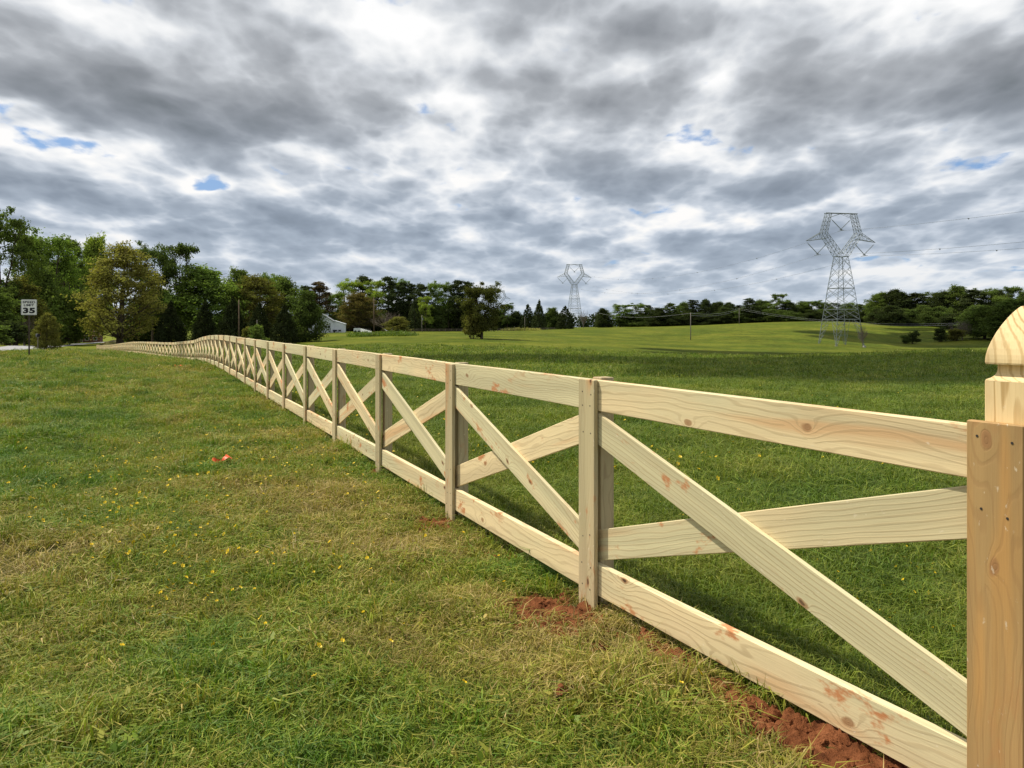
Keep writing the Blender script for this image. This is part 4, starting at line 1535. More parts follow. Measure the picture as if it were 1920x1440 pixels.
def text_mesh(name, body, size, wid, weight, loc, parent, mat, depth=.0015):
    cu = bpy.data.curves.new(name, 'FONT')
    cu.body = body
    cu.size = size
    cu.align_x = 'CENTER'
    cu.align_y = 'CENTER'
    cu.offset = weight
    cu.extrude = depth
    cu.space_character = 1.08
    tmp = bpy.data.objects.new('tmp_text', cu)
    COL.objects.link(tmp)
    bpy.context.view_layer.update()
    me_ = bpy.data.meshes.new_from_object(tmp.evaluated_get(bpy.context.evaluated_depsgraph_get()))
    bpy.data.objects.remove(tmp)
    bpy.data.curves.remove(cu)
    co = np.empty(len(me_.vertices) * 3, dtype=np.float32)
    me_.vertices.foreach_get('co', co)
    co = co.reshape(-1, 3)
    sx_ = wid / (co[:, 0].max() - co[:, 0].min())
    cx_ = (co[:, 0].max() + co[:, 0].min()) / 2
    cy_ = (co[:, 1].max() + co[:, 1].min()) / 2
    hgt = co[:, 1].max() - co[:, 1].min()
    out = np.stack([(co[:, 0] - cx_) * sx_, -co[:, 2], (co[:, 1] - cy_) * size / hgt], 1)
    me_.vertices.foreach_set('co', out.ravel().astype(np.float32))
    me_.materials.clear()
    me_.materials.append(mat)
    me_.name = name
    return link(name, me_, parent, loc)


text_mesh('lettering', 'SPEED', .100, .51, .003, (0, -.004, SH * .325), panel, M_BLACK)
text_mesh('lettering', 'LIMIT', .100, .41, .003, (0, -.004, SH * .135), panel, M_BLACK)
text_mesh('numeral', '35', .255, .49, .013, (0, -.004, -SH * .21), panel, M_BLACK)
m = MB()
for a, b_ in (((-.29, SH / 2 - .028), (.29, SH / 2 - .028)), ((-.29, -SH / 2 + .028), (.29, -SH / 2 + .028))):
    m.box(((a[0] + b_[0]) / 2, -.002, a[1]), (.56, .003, .008))
for x in (-.297, .297):
    m.box((x, -.002, 0), (.008, .003, SH - .1))
m.build('border', M_BLACK, panel)

# ------------------------------------------------------------------ mailbox by the road
mp = at(71, 656, 50)
mz = gz(mp[0], 50)
mail = tag(empty('mailbox', (mp[0], 50, mz), R(40)), 'small dark mailbox on a thin post beside the road', 'mailbox')
m = MB()
m.box((0, 0, .42), (.05, .05, 1.1))
m.box((0, .0, .95), (.05, .42, .05))
m.build('post', M_POLEG, mail)
m = MB()
ringp = [(-.09, 0), (.09, 0), (.09, .10), (.078, .15), (.045, .185), (0, .197), (-.045, .185), (-.078, .15), (-.09, .10)]
vs = [(x, y, 1.0 + z) for y in (-.25, .25) for x, z in ringp]
k = len(ringp)
m.add(vs, [tuple((i, (i + 1) % k, k + (i + 1) % k, k + i)) for i in range(k)] + [tuple(range(k - 1, -1, -1)), tuple(range(k, 2 * k))])
m.build('box', M_BLACK, mail)
m = MB()
m.box((.10, -.12, 1.16), (.008, .03, .16))
m.build('flag', flat_mat('red_paint', (.35, .03, .02), .5), mail)

# ------------------------------------------------------------------ white barn with its lean-to
M_WHITE = flat_mat('white_siding', (.66, .70, .74), .6, 0, .06, 1.2)
M_ROOF = flat_mat('grey_metal_roof', (.30, .32, .33), .45, .3, .12, .8)
M_DARK = flat_mat('dark_glass', (.015, .017, .02), .2, 0, .1, 1)
BX, BY = -62.5, 280.0
bz = gz(BX, BY)
barn = tag(empty('white_barn', (BX, BY, bz), R(9)), 'white gabled barn with lean-to showing from behind the round dark tree', 'barn')


def gable(mb, x0, x1, y0, y1, eave, ridge):
    xm = (x0 + x1) / 2
    P_ = []
    for y in (y0, y1):
        P_ += [(x0, y, -.5), (x1, y, -.5), (x1, y, eave), (xm, y, ridge), (x0, y, eave)]
    mb.add(P_, [(0, 1, 2, 3, 4), (9, 8, 7, 6, 5), (0, 5, 6, 1), (1, 6, 7, 2), (4, 9, 5, 0)])


m = MB(); gable(m, -8.6, 0, 0, 14, 3.9, 6.7)
m.build('wall', M_WHITE, barn)
m = MB()
for (xa, za, xb, zb) in ((-4.3, 6.7, .5, 3.62), (-4.3, 6.7, -9.1, 3.62)):
    P_ = []
    for y in (-.4, 14.4):
        P_ += [(xa, y, za + .03), (xb, y, zb + .03), (xb, y, zb + .16), (xa, y, za + .16)]
    m.add(P_, [(0, 1, 2, 3), (7, 6, 5, 4), (0, 4, 5, 1), (1, 5, 6, 2), (2, 6, 7, 3), (3, 7, 4, 0)])
m.build('roof', M_ROOF, barn)
m = MB()
P_ = []
for y in (.3, 12):
    P_ += [(.004, y, -.5), (3.7, y, -.5), (3.7, y, 3.0), (.004, y, 4.2)]
m.add(P_, [(0, 1, 2, 3), (7, 6, 5, 4), (1, 5, 6, 2), (3, 2, 6, 7)])
lt = m.build('lean_to', M_WHITE, barn)
m = MB()
P_ = []
for y in (.05, 12.2):
    P_ += [(.1, y, 4.22), (4.0, y, 2.95), (4.0, y, 3.05), (.1, y, 4.34)]
m.add(P_, [(0, 1, 2, 3), (7, 6, 5, 4), (0, 4, 5, 1), (1, 5, 6, 2), (2, 6, 7, 3), (3, 7, 4, 0)])
m.build('roof', M_WHITE, barn)
for x, w_ in ((-2.55, .75), (-1.55, .65)):
    m = MB(); m.box((x, -.01, 2.0), (w_ + .2, .06, 1.0)); f = m.build('window', M_WHITE, barn)
    m = MB(); m.box((x, -.045, 2.0), (w_, .02, .8)); m.build('pane', M_DARK, f)
m = MB(); m.box((-1.15, -.3, 1.6), (.14, .14, 3.6)); m.build('downpipe', M_BLACK, barn)


def bicycle_like(x, y, rz, lb):
    """old wheeled implement parked at the barn wall"""
    p_ = V3((BX + x, BY + y, gz(BX + x, BY + y)))
    o = tag(empty('garden_cart', p_, rz), lb, 'cart', 'small dark carts by the barn')
    m = MB()
    m.add([(-.6, -.35, .45), (.6, -.35, .45), (.6, .35, .45), (-.6, .35, .45), (-.75, -.45, .95), (.75, -.45, .95), (.75, .45, .95), (-.75, .45, .95)],
          [(0, 3, 2, 1), (0, 1, 5, 4), (1, 2, 6, 5), (2, 3, 7, 6), (3, 0, 4, 7)])
    m.build('tub', M_BLACK, o)
    for s in (-.5, .5):
        m = MB(); m.tube([(-.25, s, .3), (-.25, s + .06, .3)], .3, 12); m.build('wheel', M_BLACK, o)
    m = MB()
    for s in (-.3, .3):
        m.bar((.6, s, .6), (1.3, s, .95), .025)
    m.build('handle', M_RUST, o)


bicycle_like(.75, -1.0, .3, 'low dark cart standing at the white barn wall')
bicycle_like(2.4, -1.0, 1.8, 'taller dark cart standing at the barn lean-to')

# white trailer and a long white panel fence right of the barn
tp_ = at(670, 621, 276)
trl = tag(empty('white_trailer', (tp_[0], 276, gz(tp_[0], 276)), R(8)), 'low white trailer with two dark wheels between barn and brown pole', 'trailer')
m = MB()
hp = [(-1.2, .45), (1.2, .45), (1.2, 1.35), (1.0, 1.6), (-1.0, 1.6), (-1.2, 1.35)]
P_ = [(x, y, z) for y in (-.9, .9) for x, z in hp]
m.add(P_, [(0, 1, 2, 3, 4, 5), (11, 10, 9, 8, 7, 6)] + [(i, i + 6, (i + 1) % 6 + 6, (i + 1) % 6) for i in range(6)])
m.build('body', M_WHITE, trl)
for x in (-.62, .62):
    for y in (-.93, .80):
        m = MB(); m.tube([(x, y, .38), (x, y + .13, .38)], .44, 14); m.build('wheel', M_BLACK, trl)
m = MB(); m.bar((1.2, 0, .5), (2.2, 0, .45), .05); m.build('drawbar', M_RUST, trl)
pf0, pf1 = at(676, 622, 272), at(697, 623, 256)
pf = tag(empty('panel_fence', (pf0[0], pf0[1], gz(pf0[0], pf0[1]))), 'short white panel fence beside the low white trailer', 'fence')
for i in range(7):
    f0_, f1_ = i / 7, (i + .92) / 7
    a, b_ = pf0 + (pf1 - pf0) * f0_, pf0 + (pf1 - pf0) * f1_
    c_ = (a + b_) / 2
    m = MB()
    zc = gz(c_[0], c_[1]) - pf.location.z
    m.box((c_[0] - pf.location.x, c_[1] - pf.location.y, zc + .8 - i * .05), (np.linalg.norm(b_ - a), .05, 1.5 - i * .1), math.atan2(b_[1] - a[1], b_[0] - a[0]))
    m.build('panel', M_WHITE, pf)
    m = MB()
    m.box((a[0] - pf.location.x, a[1] - pf.location.y, zc + .8), (.1, .1, 1.8))
    m.build('post', M_POLEG, pf)
# hammock
hm = at(728, 625, 282)
ham = tag(empty('hammock', (hm[0], 282, gz(hm[0], 282))), 'white hammock slung between two short posts before the bare tree', 'hammock')
m = MB()
V_, F_ = [], []
for i in range(13):
    f = i / 12 * 2 - 1
    wd = .15 + .55 * (1 - f * f)
    for s in (-1, 0, 1):
        V_.append((f * 1.35, s * wd, .55 + .75 * f * f + (.06 if s == 0 else .12) * -1 * (s == 0)))
for i in range(12):
    for s in (0, 1):
        a = i * 3 + s
        F_.append((a, a + 3, a + 4, a + 1))
m.add(V_, F_)
m.build('cloth', M_WHITE, ham)
for s in (-1, 1):
    m = MB(); m.tube([(s * 1.4, 0, -.3), (s * 1.55, 0, 1.7)], .06, 6); m.build('post', M_POLEG, ham)

# ------------------------------------------------------------------ brick house across the road
M_BRICK = flat_mat('brick', (.17, .075, .055), .9, 0, .2, 3)
M_SHING = flat_mat('brown_shingles', (.175, .105, .085), .9, 0, .2, 2)
hp_ = at(160, 640, 330)
hs = tag(empty('brick_house', (hp_[0], 330, gz(hp_[0], 330) - .1), R(20)), 'low brick house with brown hipped roof glimpsed beside the tan tree', 'house')
m = MB(); m.box((0, 4, 1.0), (11, 8, 3.6)); m.build('wall', M_BRICK, hs)
m = MB()
P_ = [(-6.2, -.8, 2.83), (6.2, -.8, 2.83), (6.2, 8.8, 2.83), (-6.2, 8.8, 2.83), (-2.2, 4, 5.9), (2.2, 4, 5.9)]
m.add(P_, [(0, 1, 5, 4), (1, 2, 5), (2, 3, 4, 5), (3, 0, 4), (3, 2, 1, 0)])
rf = m.build('roof', M_SHING, hs)
m = MB(); m.box((3.1, 4.6, 5.6), (.8, .8, 2.0)); m.build('chimney', M_BRICK, rf)
for x in (-3.6, .6, 3.6):
    m = MB(); m.box((x, -.02, 1.6), (1.5, .1, 1.3)); f = m.build('window', M_WHITE, hs)
    m = MB(); m.box((x, -.08, 1.6), (1.2, .04, 1.05)); m.build('pane', M_DARK, f)
m = MB(); m.box((-1.4, -.03, .95), (1.05, .1, 2.1)); d_ = m.build('door', flat_mat('door_paint', (.30, .28, .24), .6), hs)
m = MB(); m.box((-1.0, -.12, 1.0), (.06, .08, .06)); m.build('handle', M_STEEL, d_)
m = MB(); m.tube([(-2.6, -.7, -.5), (-2.6, -.7, 2.83)], .09, 6); m.build('porch_post', M_WHITE, hs)

# ------------------------------------------------------------------ old rail fence across the far side of the field
M_OLDW = flat_mat('old_grey_rails', (.15, .125, .10), .9, 0, .3, 1.0)
rf_pts = resample([(at(716, 620, 300))[:2], at(800, 622, 318)[:2], at(885, 621, 335)[:2], at(960, 619, 372)[:2], at(1045, 617, 398)[:2]], 3.0)
old = tag(empty('rail_fence', (*rf_pts[0], gz(*rf_pts[0]))), 'old grey wooden rail fence along the far field edge below the wood', 'fence')
ol = V3(old.location)
rz_ = ground(rf_pts[:, 0], rf_pts[:, 1])
for i, (q_, z) in enumerate(zip(rf_pts, rz_)):
    if i < 100:
        m = MB(); m.box((q_[0] - ol.x, q_[1] - ol.y, z - ol.z + .45), (.16, .16, 1.6)); m.build('post', M_OLDW, old)
    if i < len(rf_pts) - 1 and i < 100:
        m = MB()
        for k, h_ in enumerate((.35, .72, 1.08)):
            j_ = rng.uniform(-.06, .06)
            m.tube([(q_[0] - ol.x, q_[1] - ol.y, z - ol.z + h_ + j_), (rf_pts[i + 1][0] - ol.x, rf_pts[i + 1][1] - ol.y, rz_[i + 1] - ol.z + h_ - j_)], .07, 5)
        m.build('rail', M_OLDW, old)

# marker ribbon dropped on the lawn
M_ORANGE = flat_mat('orange_plastic', (.85, .12, .035), .45, 0, .08, 30)


def ribbon_mesh(name, L, wd, seed):
    rg = np.random.default_rng(seed)
    V_, F_ = [], []
    n_ = 18
    for i in range(n_ + 1):
        f = i / n_
        tw = 1.2 * math.sin(f * 5.2) + .5
        wv = wd * (.35 + .65 * abs(math.cos(f * 3.4)))
        c = np.array([(f - .5) * L, .012 * math.sin(f * 7), .045 + .018 * math.sin(f * 9 + 1)])
        d_ = np.array([0, math.cos(tw), abs(math.sin(tw)) * .8])
        for s in (-1, -.3, .4, 1):
            V_.append(tuple(c + d_ * wv / 2 * s + rg.normal(size=3) * .0025))
    for i in range(n_):
        for s in range(3):
            a = i * 4 + s
            F_.append((a, a + 4, a + 5, a + 1))
    m = MB(); m.add(V_, F_)
    me_ = mesh_np(name, m.v, m.f, m.s, M_ORANGE, True)
    return me_


p_ = at(417, 880, 9.55)
rb_ = link('marker_ribbon', ribbon_mesh('marker_ribbon', .27, .075, 3), None, (p_[0], p_[1], gz(p_[0], p_[1]) + .065))
rb_.rotation_euler = (0, R(-6), R(62))
tag(rb_, 'crumpled bright orange plastic ribbon lying on the mown lawn', 'ribbon')
p_ = at(334, 690, 31)
rb2 = link('marker_ribbon', ribbon_mesh('marker_ribbon', .30, .10, 8), None, (p_[0], p_[1], gz(p_[0], p_[1]) + .05))
rb2.rotation_euler = (0, 0, R(10))
tag(rb2, 'tiny dull orange scrap far up the lawn near the fence', 'ribbon')

# ------------------------------------------------------------------ grass
gmat = bpy.data.materials.new('grass_blades')
gmat.use_nodes = True
t = NT(gmat.node_tree)
ti = t.n('ShaderNodeAttribute', attribute_type='INSTANCER', attribute_name='tint')
fi = t.n('ShaderNodeAttribute', attribute_type='INSTANCER', attribute_name='fieldness')
bl = t.n('ShaderNodeAttribute', attribute_name='blade')
oi = t.n('ShaderNodeObjectInfo')
f = t.add(ti.outputs['Fac'], t.mul(t.sub(bl.outputs['Fac'], .5), .55))
cl = t.ramp(f, [(.02, (.085, .175, .018)), (.28, (.185, .255, .024)), (.48, (.285, .285, .042)), (.68, (.385, .300, .080)), (.95, (.53, .40, .19))])
cf = t.ramp(f, [(.05, (.090, .155, .016)), (.35, (.175, .232, .024)), (.60, (.265, .285, .042)), (.90, (.40, .36, .11))])
c = t.mix(fi.outputs['Fac'], cl, cf)
k = t.ss(oi.outputs['Random'], 0, 1, .68, 1.25)
c = t.mix(1.0, c, t.comb(k, k, k), 'MULTIPLY')
d = t.n('ShaderNodeBsdfPrincipled')
t.put(d.inputs['Base Color'], c)
d.inputs['Roughness'].default_value = .55
d.inputs['Specular IOR Level'].default_value = .25
tr = t.n('ShaderNodeBsdfTranslucent')
t.put(tr.inputs[0], t.mix(1.0, c, (1.05, 1.2, .55), 'MULTIPLY'))
mx = t.n('ShaderNodeMixShader'); mx.inputs[0].default_value = .27
t.t.links.new(d.outputs[0], mx.inputs[1]); t.t.links.new(tr.outputs[0], mx.inputs[2])
o = t.n('ShaderNodeOutputMaterial'); t.t.links.new(mx.outputs[0], o.inputs[0])

tuft_col = bpy.data.collections.new('grass_tufts')


def tuft(name, seed, n, h0, h1, rad, w, lean, broad=0.0):
    rg = np.random.default_rng(seed)
    V_, F_, S_, B_ = [], [], [], []
    for i in range(n):
        a, r = rg.uniform(0, 6.283), rad * math.sqrt(rg.uniform())
        b0 = np.array([r * math.cos(a), r * math.sin(a), -.012])
        h = rg.uniform(h0, h1)
        ww = w * rg.uniform(.6, 1.3)
        la = rg.uniform(0, 6.283)
        ld = np.array([math.cos(la), math.sin(la), 0])
        le = lean * rg.uniform(.3, 1.5)
        side = np.array([-math.sin(la + rg.uniform(-.8, .8)), math.cos(la), 0])
        p1 = b0 + ld * h * le * .35 + np.array([0, 0, h * .62])
        p2 = b0 + ld * h * le * 1.05 + np.array([0, 0, h * max(.25, 1 - .45 * le)])
        k = len(V_)
        if rg.uniform() < broad:        # rounded leaf of clover / dandelion
            ww *= 2.4
            pm = (p1 + p2) / 2
            V_ += [b0 - side * w * .2, b0 + side * w * .2, p1 + side * ww * .5, p1 - side * ww * .5, pm + side * ww * .55, pm - side * ww * .55, p2]
            F_ += [k, k + 1, k + 2, k + 3, k + 3, k + 2, k + 4, k + 5, k + 5, k + 4, k + 6]
            S_ += [4, 4, 3]
            B_ += [rg.uniform(0, .5)] * 7
        else:
            V_ += [b0 - side * ww * .5, b0 + side * ww * .5, p1 + side * ww * .42, p1 - side * ww * .42, p2]
            F_ += [k, k + 1, k + 2, k + 3, k + 3, k + 2, k + 4]
            S_ += [4, 3]
            B_ += [float(np.clip(rg.normal(.45, .28), 0, 1))] * 5
    me_ = mesh_np(name, V_, F_, S_, gmat, False)
    A_ = me_.attributes.new('blade', 'FLOAT', 'POINT')
    A_.data.foreach_set('value', np.array(B_, dtype=np.float32))
    tuft_col.objects.link(bpy.data.objects.new(name, me_))


# 0-3 mown lawn, 4-5 weeds, 6-8 meadow, 9-10 matted straw, 11-12 wide far patches
for i in range(4): tuft('tuft_%02d' % i, 300 + i, 44, .035, .10, .085, .0052, 1.0)
for i in range(4, 6): tuft('tuft_%02d' % i, 300 + i, 30, .03, .075, .075, .0062, .9, .5)
for i in range(6, 9): tuft('tuft_%02d' % i, 300 + i, 46, .06, .21, .10, .0055, .75)
for i in range(9, 11): tuft('tuft_%02d' % i, 300 + i, 40, .04, .10, .10, .0034, 1.7)
for i in range(11, 13): tuft('tuft_%02d' % i, 300 + i, 90, .04, .11, .30, .011, .9)

rg = np.random.default_rng(77)


def smooth_noise(x, y, s, seed):
    r = np.random.default_rng(seed)
    o_ = np.zeros_like(x)
    for j in range(7):
        a = r.uniform(0, 6.283)
        fr = r.uniform(.5, 1.7) / s
        o_ += np.sin((x * math.cos(a) + y * math.sin(a)) * fr * 6.283 + r.uniform(0, 6.283) + 1.3 * np.sin((x * math.sin(a) - y * math.cos(a)) * fr * 3.1))
    return o_ / 7 * 1.6        # about -1..1


def scatter(y0, y1, dens):
    """even random points in the wedge ahead of the viewer, a little wider than the view"""
    wid = lambda y: .72 * y + 2.4
    n = int(dens * (wid(y0) + wid(y1)) * (y1 - y0))
    y = y0 + (y1 - y0) * rg.uniform(size=n * 2)
    x = (rg.uniform(size=n * 2) * 2 - 1) * wid(y1)
    m = np.abs(x) < wid(y)
    return x[m], y[m]


CL_SPOTS = [(F_PTS[1][0] - .22, F_PTS[1][1] - .05, .42), (F_PTS[2][0] - .12, F_PTS[2][1] - .1, .30), (F_PTS[3][0], F_PTS[3][1], .24), (F_PTS[4][0], F_PTS[4][1], .2), (F_PTS[5][0], F_PTS[5][1], .18), (.52, 4.15, .15), (.80, 3.72, .12), (.22, 4.45, .20), (-.15, 6.0, .16), (-.95, 7.9, .14)]


def clay_amount(x, y):
    """0..1: how much bare red clay shows; along the nearest rail and round the first posts"""
    out = np.zeros_like(x)
    wob = smooth_noise(x, y, .55, 5) * .11 + smooth_noise(x, y, .16, 6) * .06
    for cx_, cy_, r_ in CL_SPOTS:
        dd = np.hypot(x - cx_, (y - cy_))
        out = np.maximum(out, np.clip((r_ + wob * 1.6 - dd) / .18, 0, 1) * .9)
    a, b_ = F_PTS[0] + (F_PTS[0] - F_PTS[1]) * .6, F_PTS[1]
    d_ = b_ - a; L = np.linalg.norm(d_); d_ = d_ / L
    s = (x - a[0]) * d_[0] + (y - a[1]) * d_[1]
    q_ = (x - a[0]) * d_[1] - (y - a[1]) * d_[0]          # + = field side
    wdt = np.interp(s, [0, 1.0, 2.2, 3.0, 3.9], [.42, .37, .23, .12, .06])
    strip = np.clip((wdt + wob * 1.3 - np.abs(q_ + wdt * .35)) / .10, 0, 1) * ((s > -1) & (s < L))
    return np.maximum(out, strip)


CLOD = [(1055, 1312, .050, 'largest red clay clod lying in the grass left of the near rail'),
        (1094, 1309, .034, 'red clay clod touching the right of the largest clod'),
        (1243, 1262, .040, 'red clay clod close under the near bottom rail'),
        (1128, 1228, .042, 'crumbly red clay clod below the first full post'),
        (1210, 1196, .036, 'red clay clod at the shaded edge under the near rail'),
        (925, 1326, .024, 'small pale clay clod out in the lawn, furthest left'),
        (1448, 1366, .042, 'upright orange clay clod beside the bare clay strip'),
        (1432, 1392, .040, 'clay clod just below the upright orange one'),
        (1380, 1342, .034, 'clay clod in grass left of the upright orange one'),
        (1348, 1306, .032, 'dark red clay clod at the rail edge of the clay strip'),
        (1290, 1385, .026, 'small red clod alone in the lawn near the bottom edge'),
        (1190, 1340, .022, 'tiny clay crumb between the large clods and the rail')]
ROADd = lambda x, y: np.abs(signed(ROAD, x, y))
zones = [(1.0, 5.0, 330, 1.05), (5.0, 9.0, 190, 1.2), (9.0, 16.0, 105, 1.35), (16.0, 28.0, 44, 1.6), (28.0, 50.0, 12, 1.0), (50.0, 90.0, 3.6, 1.5), (90.0, 150.0, .7, 2.2)]
AX_, AY_, AK, AS, AT, AF = [], [], [], [], [], []
for (y0, y1, dens, sc) in zones:
    x, y = scatter(y0, y1, dens)
    far_ = y0 >= 28
    fdist = signed(FENCE_LINE, x, y)
    isf = fdist > .12
    dry = smooth_noise(x, y, 2.6, 11) * .5 + smooth_noise(x, y, .8, 12) * .35 + smooth_noise(x, y, 7.0, 13) * .35
    lush = smooth_noise(x, y, 1.5, 14) * .6 + smooth_noise(x, y, .5, 15) * .4
    tint = np.clip(.43 - .08 * (y0 > 8) + dry * .42 + rg.normal(size=len(x)) * .09, 0, 1)
    near_edge = np.exp(-((fdist + .5) / .9) ** 2) * (y < 14)
    tint = np.clip(tint + near_edge * .13, 0, 1)
    tf = np.clip(.34 + smooth_noise(x, y, 5.0, 16) * .20 + smooth_noise(x, y, 1.2, 17) * .12 + rg.normal(size=len(x)) * .08, 0, 1)
    nearf = np.clip((1.6 - fdist) / 1.2, 0, 1) * isf
    tf = np.clip(tf + nearf * .16, 0, 1)
    tint = np.where(isf, tf, tint)
    u_ = rg.uniform(size=len(x))
    kd = rg.integers(0, 4, len(x))
    kd = np.where((lush > .25) & (u_ < .40), rg.integers(4, 6, len(x)), kd)
    kd = np.where((tint > .62) & (u_ > .45), rg.integers(9, 11, len(x)), kd)
    kd = np.where((lush > .30) & (u_ > .72), rg.integers(6, 9, len(x)), kd)
    kd = np.where(isf & (fdist > .9) & (u_ > .12), rg.integers(6, 9, len(x)), kd)
    kd = np.where(isf & (fdist <= .9) & (u_ > .5), rg.integers(6, 9, len(x)), kd)
    if far_:
        kd = rg.integers(11, 13, len(x))
    s_ = sc * rg.uniform(.7, 1.3, len(x)) * np.where(~isf & (kd >= 6) & (kd < 9), .68, 1) * np.where(isf, np.clip(.62 + fdist * .10, .62, 1.0) * (1 if not far_ else 1.9), 1 + .45 * lush)
    keep = rg.uniform(size=len(x)) > np.minimum(1.06, clay_amount(x, y) * 1.12 * np.where(np.hypot(x - F_PTS[0][0], y - F_PTS[0][1]) < 2.0, 1.0, .93))
    bald = ((smooth_noise(x, y, .45, 41) + .5 * smooth_noise(x, y, .2, 42) > .62) | (dry > .5)) & (rg.uniform(size=len(x)) < .72) & ~isf
    for px_, py_, r_, _l in CLOD:
        Yk = EYE * FPX / (py_ - HOR)
        keep &= np.hypot(x - (px_ - 960) / FPX * Yk, y - Yk) > r_ * 2.2
    keep &= np.hypot(x + 3.457, y - 9.5) > .24
    keep &= ~bald
    if y0 >= 50:
        keep &= rg.uniform(size=len(x)) > (y - 50) / 110
    keep &= ROADd(x, y) > 3.6
    AX_.append(x[keep]); AY_.append(y[keep]); AK.append(kd[keep]); AS.append(s_[keep]); AT.append(tint[keep]); AF.append(isf[keep].astype(float))
X_, Y_ = np.concatenate(AX_), np.concatenate(AY_)
K_, S_, T_, Fd = map(np.concatenate, (AK, AS, AT, AF))
Z_ = ground(X_, Y_)


def instancer(name, coll, x, y, z, kind, scale, attrs, tilt=.18, seed=1):
    r = np.random.default_rng(seed)
    n_ = len(x)
    me_ = bpy.data.meshes.new(name)
    me_.vertices.add(n_)
    me_.vertices.foreach_set('co', np.stack([x, y, z], 1).astype(np.float32).ravel())
    def fa_(nm, arr, typ='FLOAT'):
        A_ = me_.attributes.new(nm, typ, 'POINT')
        A_.data.foreach_set('value', np.asarray(arr, dtype=np.int32 if typ == 'INT' else np.float32))
    fa_('kind', kind, 'INT')
    fa_('scl', scale)
    for k_, v_ in attrs.items():
        fa_(k_, v_)
    A_ = me_.attributes.new('rot', 'FLOAT_VECTOR', 'POINT')
    A_.data.foreach_set('vector', np.stack([r.normal(size=n_) * tilt, r.normal(size=n_) * tilt, r.uniform(0, 6.283, n_)], 1).astype(np.float32).ravel())
    o_ = link(name, me_)
    ng = bpy.data.node_groups.new(name + '_scatter', 'GeometryNodeTree')
    ng.interface.new_socket('Geometry', in_out='INPUT', socket_type='NodeSocketGeometry')
    ng.interface.new_socket('Geometry', in_out='OUTPUT', socket_type='NodeSocketGeometry')
    N_ = ng.nodes
    gi, go = N_.new('NodeGroupInput'), N_.new('NodeGroupOutput')
    ci = N_.new('GeometryNodeCollectionInfo')
    ci.inputs['Collection'].default_value = coll
    ci.inputs['Separate Children'].default_value = True
    ci.inputs['Reset Children'].default_value = True
    ip = N_.new('GeometryNodeInstanceOnPoints')
    def na__(nm, typ):
        q_ = N_.new('GeometryNodeInputNamedAttribute')
        q_.data_type = typ
        q_.inputs['Name'].default_value = nm
        return next(s for s in q_.outputs if s.enabled and s.name == 'Attribute')
    L_ = ng.links
    L_.new(gi.outputs[0], ip.inputs['Points'])
    L_.new(ci.outputs[0], ip.inputs['Instance'])
    ip.inputs['Pick Instance'].default_value = True
    L_.new(na__('kind', 'INT'), ip.inputs['Instance Index'])
    L_.new(na__('rot', 'FLOAT_VECTOR'), ip.inputs['Rotation'])
    L_.new(na__('scl', 'FLOAT'), ip.inputs['Scale'])
    L_.new(ip.outputs[0], go.inputs[0])
    md = o_.modifiers.new('scatter', 'NODES')
    md.node_group = ng
    return o_


fm_k = Fd > .5
g1 = instancer('lawn_grass', tuft_col, X_[~fm_k], Y_[~fm_k], Z_[~fm_k], K_[~fm_k], S_[~fm_k], {'tint': T_[~fm_k], 'fieldness': Fd[~fm_k]}, .22, 1)
tag(g1, 'mown patchy grass of the verge left of the fence', 'grass', kind='stuff')
g2 = instancer('meadow_grass', tuft_col, X_[fm_k], Y_[fm_k], Z_[fm_k], K_[fm_k], S_[fm_k], {'tint': T_[fm_k], 'fieldness': Fd[fm_k]}, .16, 2)
tag(g2, 'taller green grass of the field behind the fence', 'grass', kind='stuff')
print('tufts', len(X_))

# ------------------------------------------------------------------ bare red clay
cm_, t, b = new_mat('red_clay', .95)
g = t.n('ShaderNodeNewGeometry')
n1 = t.noise(g.outputs['Position'], 9, 5, .65)
n2 = t.noise(g.outputs['Position'], 60, 4, .7)
t.put(b.inputs['Base Color'], t.ramp(t.add(t.mul(n1, .6), t.mul(n2, .4)), [(.34, (.070, .025, .011)), (.46, (.165, .058, .023)), (.58, (.255, .096, .040)), (.72, (.35, .155, .075))]))
b.inputs['Specular IOR Level'].default_value = .08
bp = t.n('ShaderNodeBump'); bp.inputs['Strength'].default_value = .9; bp.inputs['Distance'].default_value = .01
bp.inputs['Distance'].default_value = .02
t.put(bp.inputs['Height'], t.add(n2, n1)); t.put(b.inputs['Normal'], bp.outputs[0])
stp = .016
gx0, gx1, gy0, gy1 = -2.4, 3.2, 1.3, 10.0
xs = np.arange(gx0, gx1, stp); ys = np.arange(gy0, gy1, stp)
XX, YY = np.meshgrid(xs, ys)
near_f = np.abs(signed(F_PTS[:7], XX.ravel(), YY.ravel())) < .75
CA = np.zeros(XX.size)
CA[near_f] = clay_amount(XX.ravel()[near_f], YY.ravel()[near_f])
lump = smooth_noise(XX.ravel(), YY.ravel(), .14, 21) * .6 + smooth_noise(XX.ravel(), YY.ravel(), .06, 22) * .5
H_ = CA * (.020 + .034 * np.clip(lump, -.7, 2) + .006 * rg.normal(size=XX.size)) - (1 - CA) * .012
use = (CA > .02).reshape(XX.shape)
Zc = np.zeros(XX.size)
m_ = use.ravel()
Zc[m_] = ground(XX.ravel()[m_], YY.ravel()[m_]) + H_[m_]
idx = -np.ones(XX.size, int)
cell = use[:-1, :-1] & use[1:, :-1] & use[:-1, 1:] & use[1:, 1:]
ci_, cj_ = np.nonzero(cell)
W_ = XX.shape[1]
quad = np.stack([ci_ * W_ + cj_, ci_ * W_ + cj_ + 1, (ci_ + 1) * W_ + cj_ + 1, (ci_ + 1) * W_ + cj_], 1)
un = np.unique(quad)
idx[un] = np.arange(len(un))
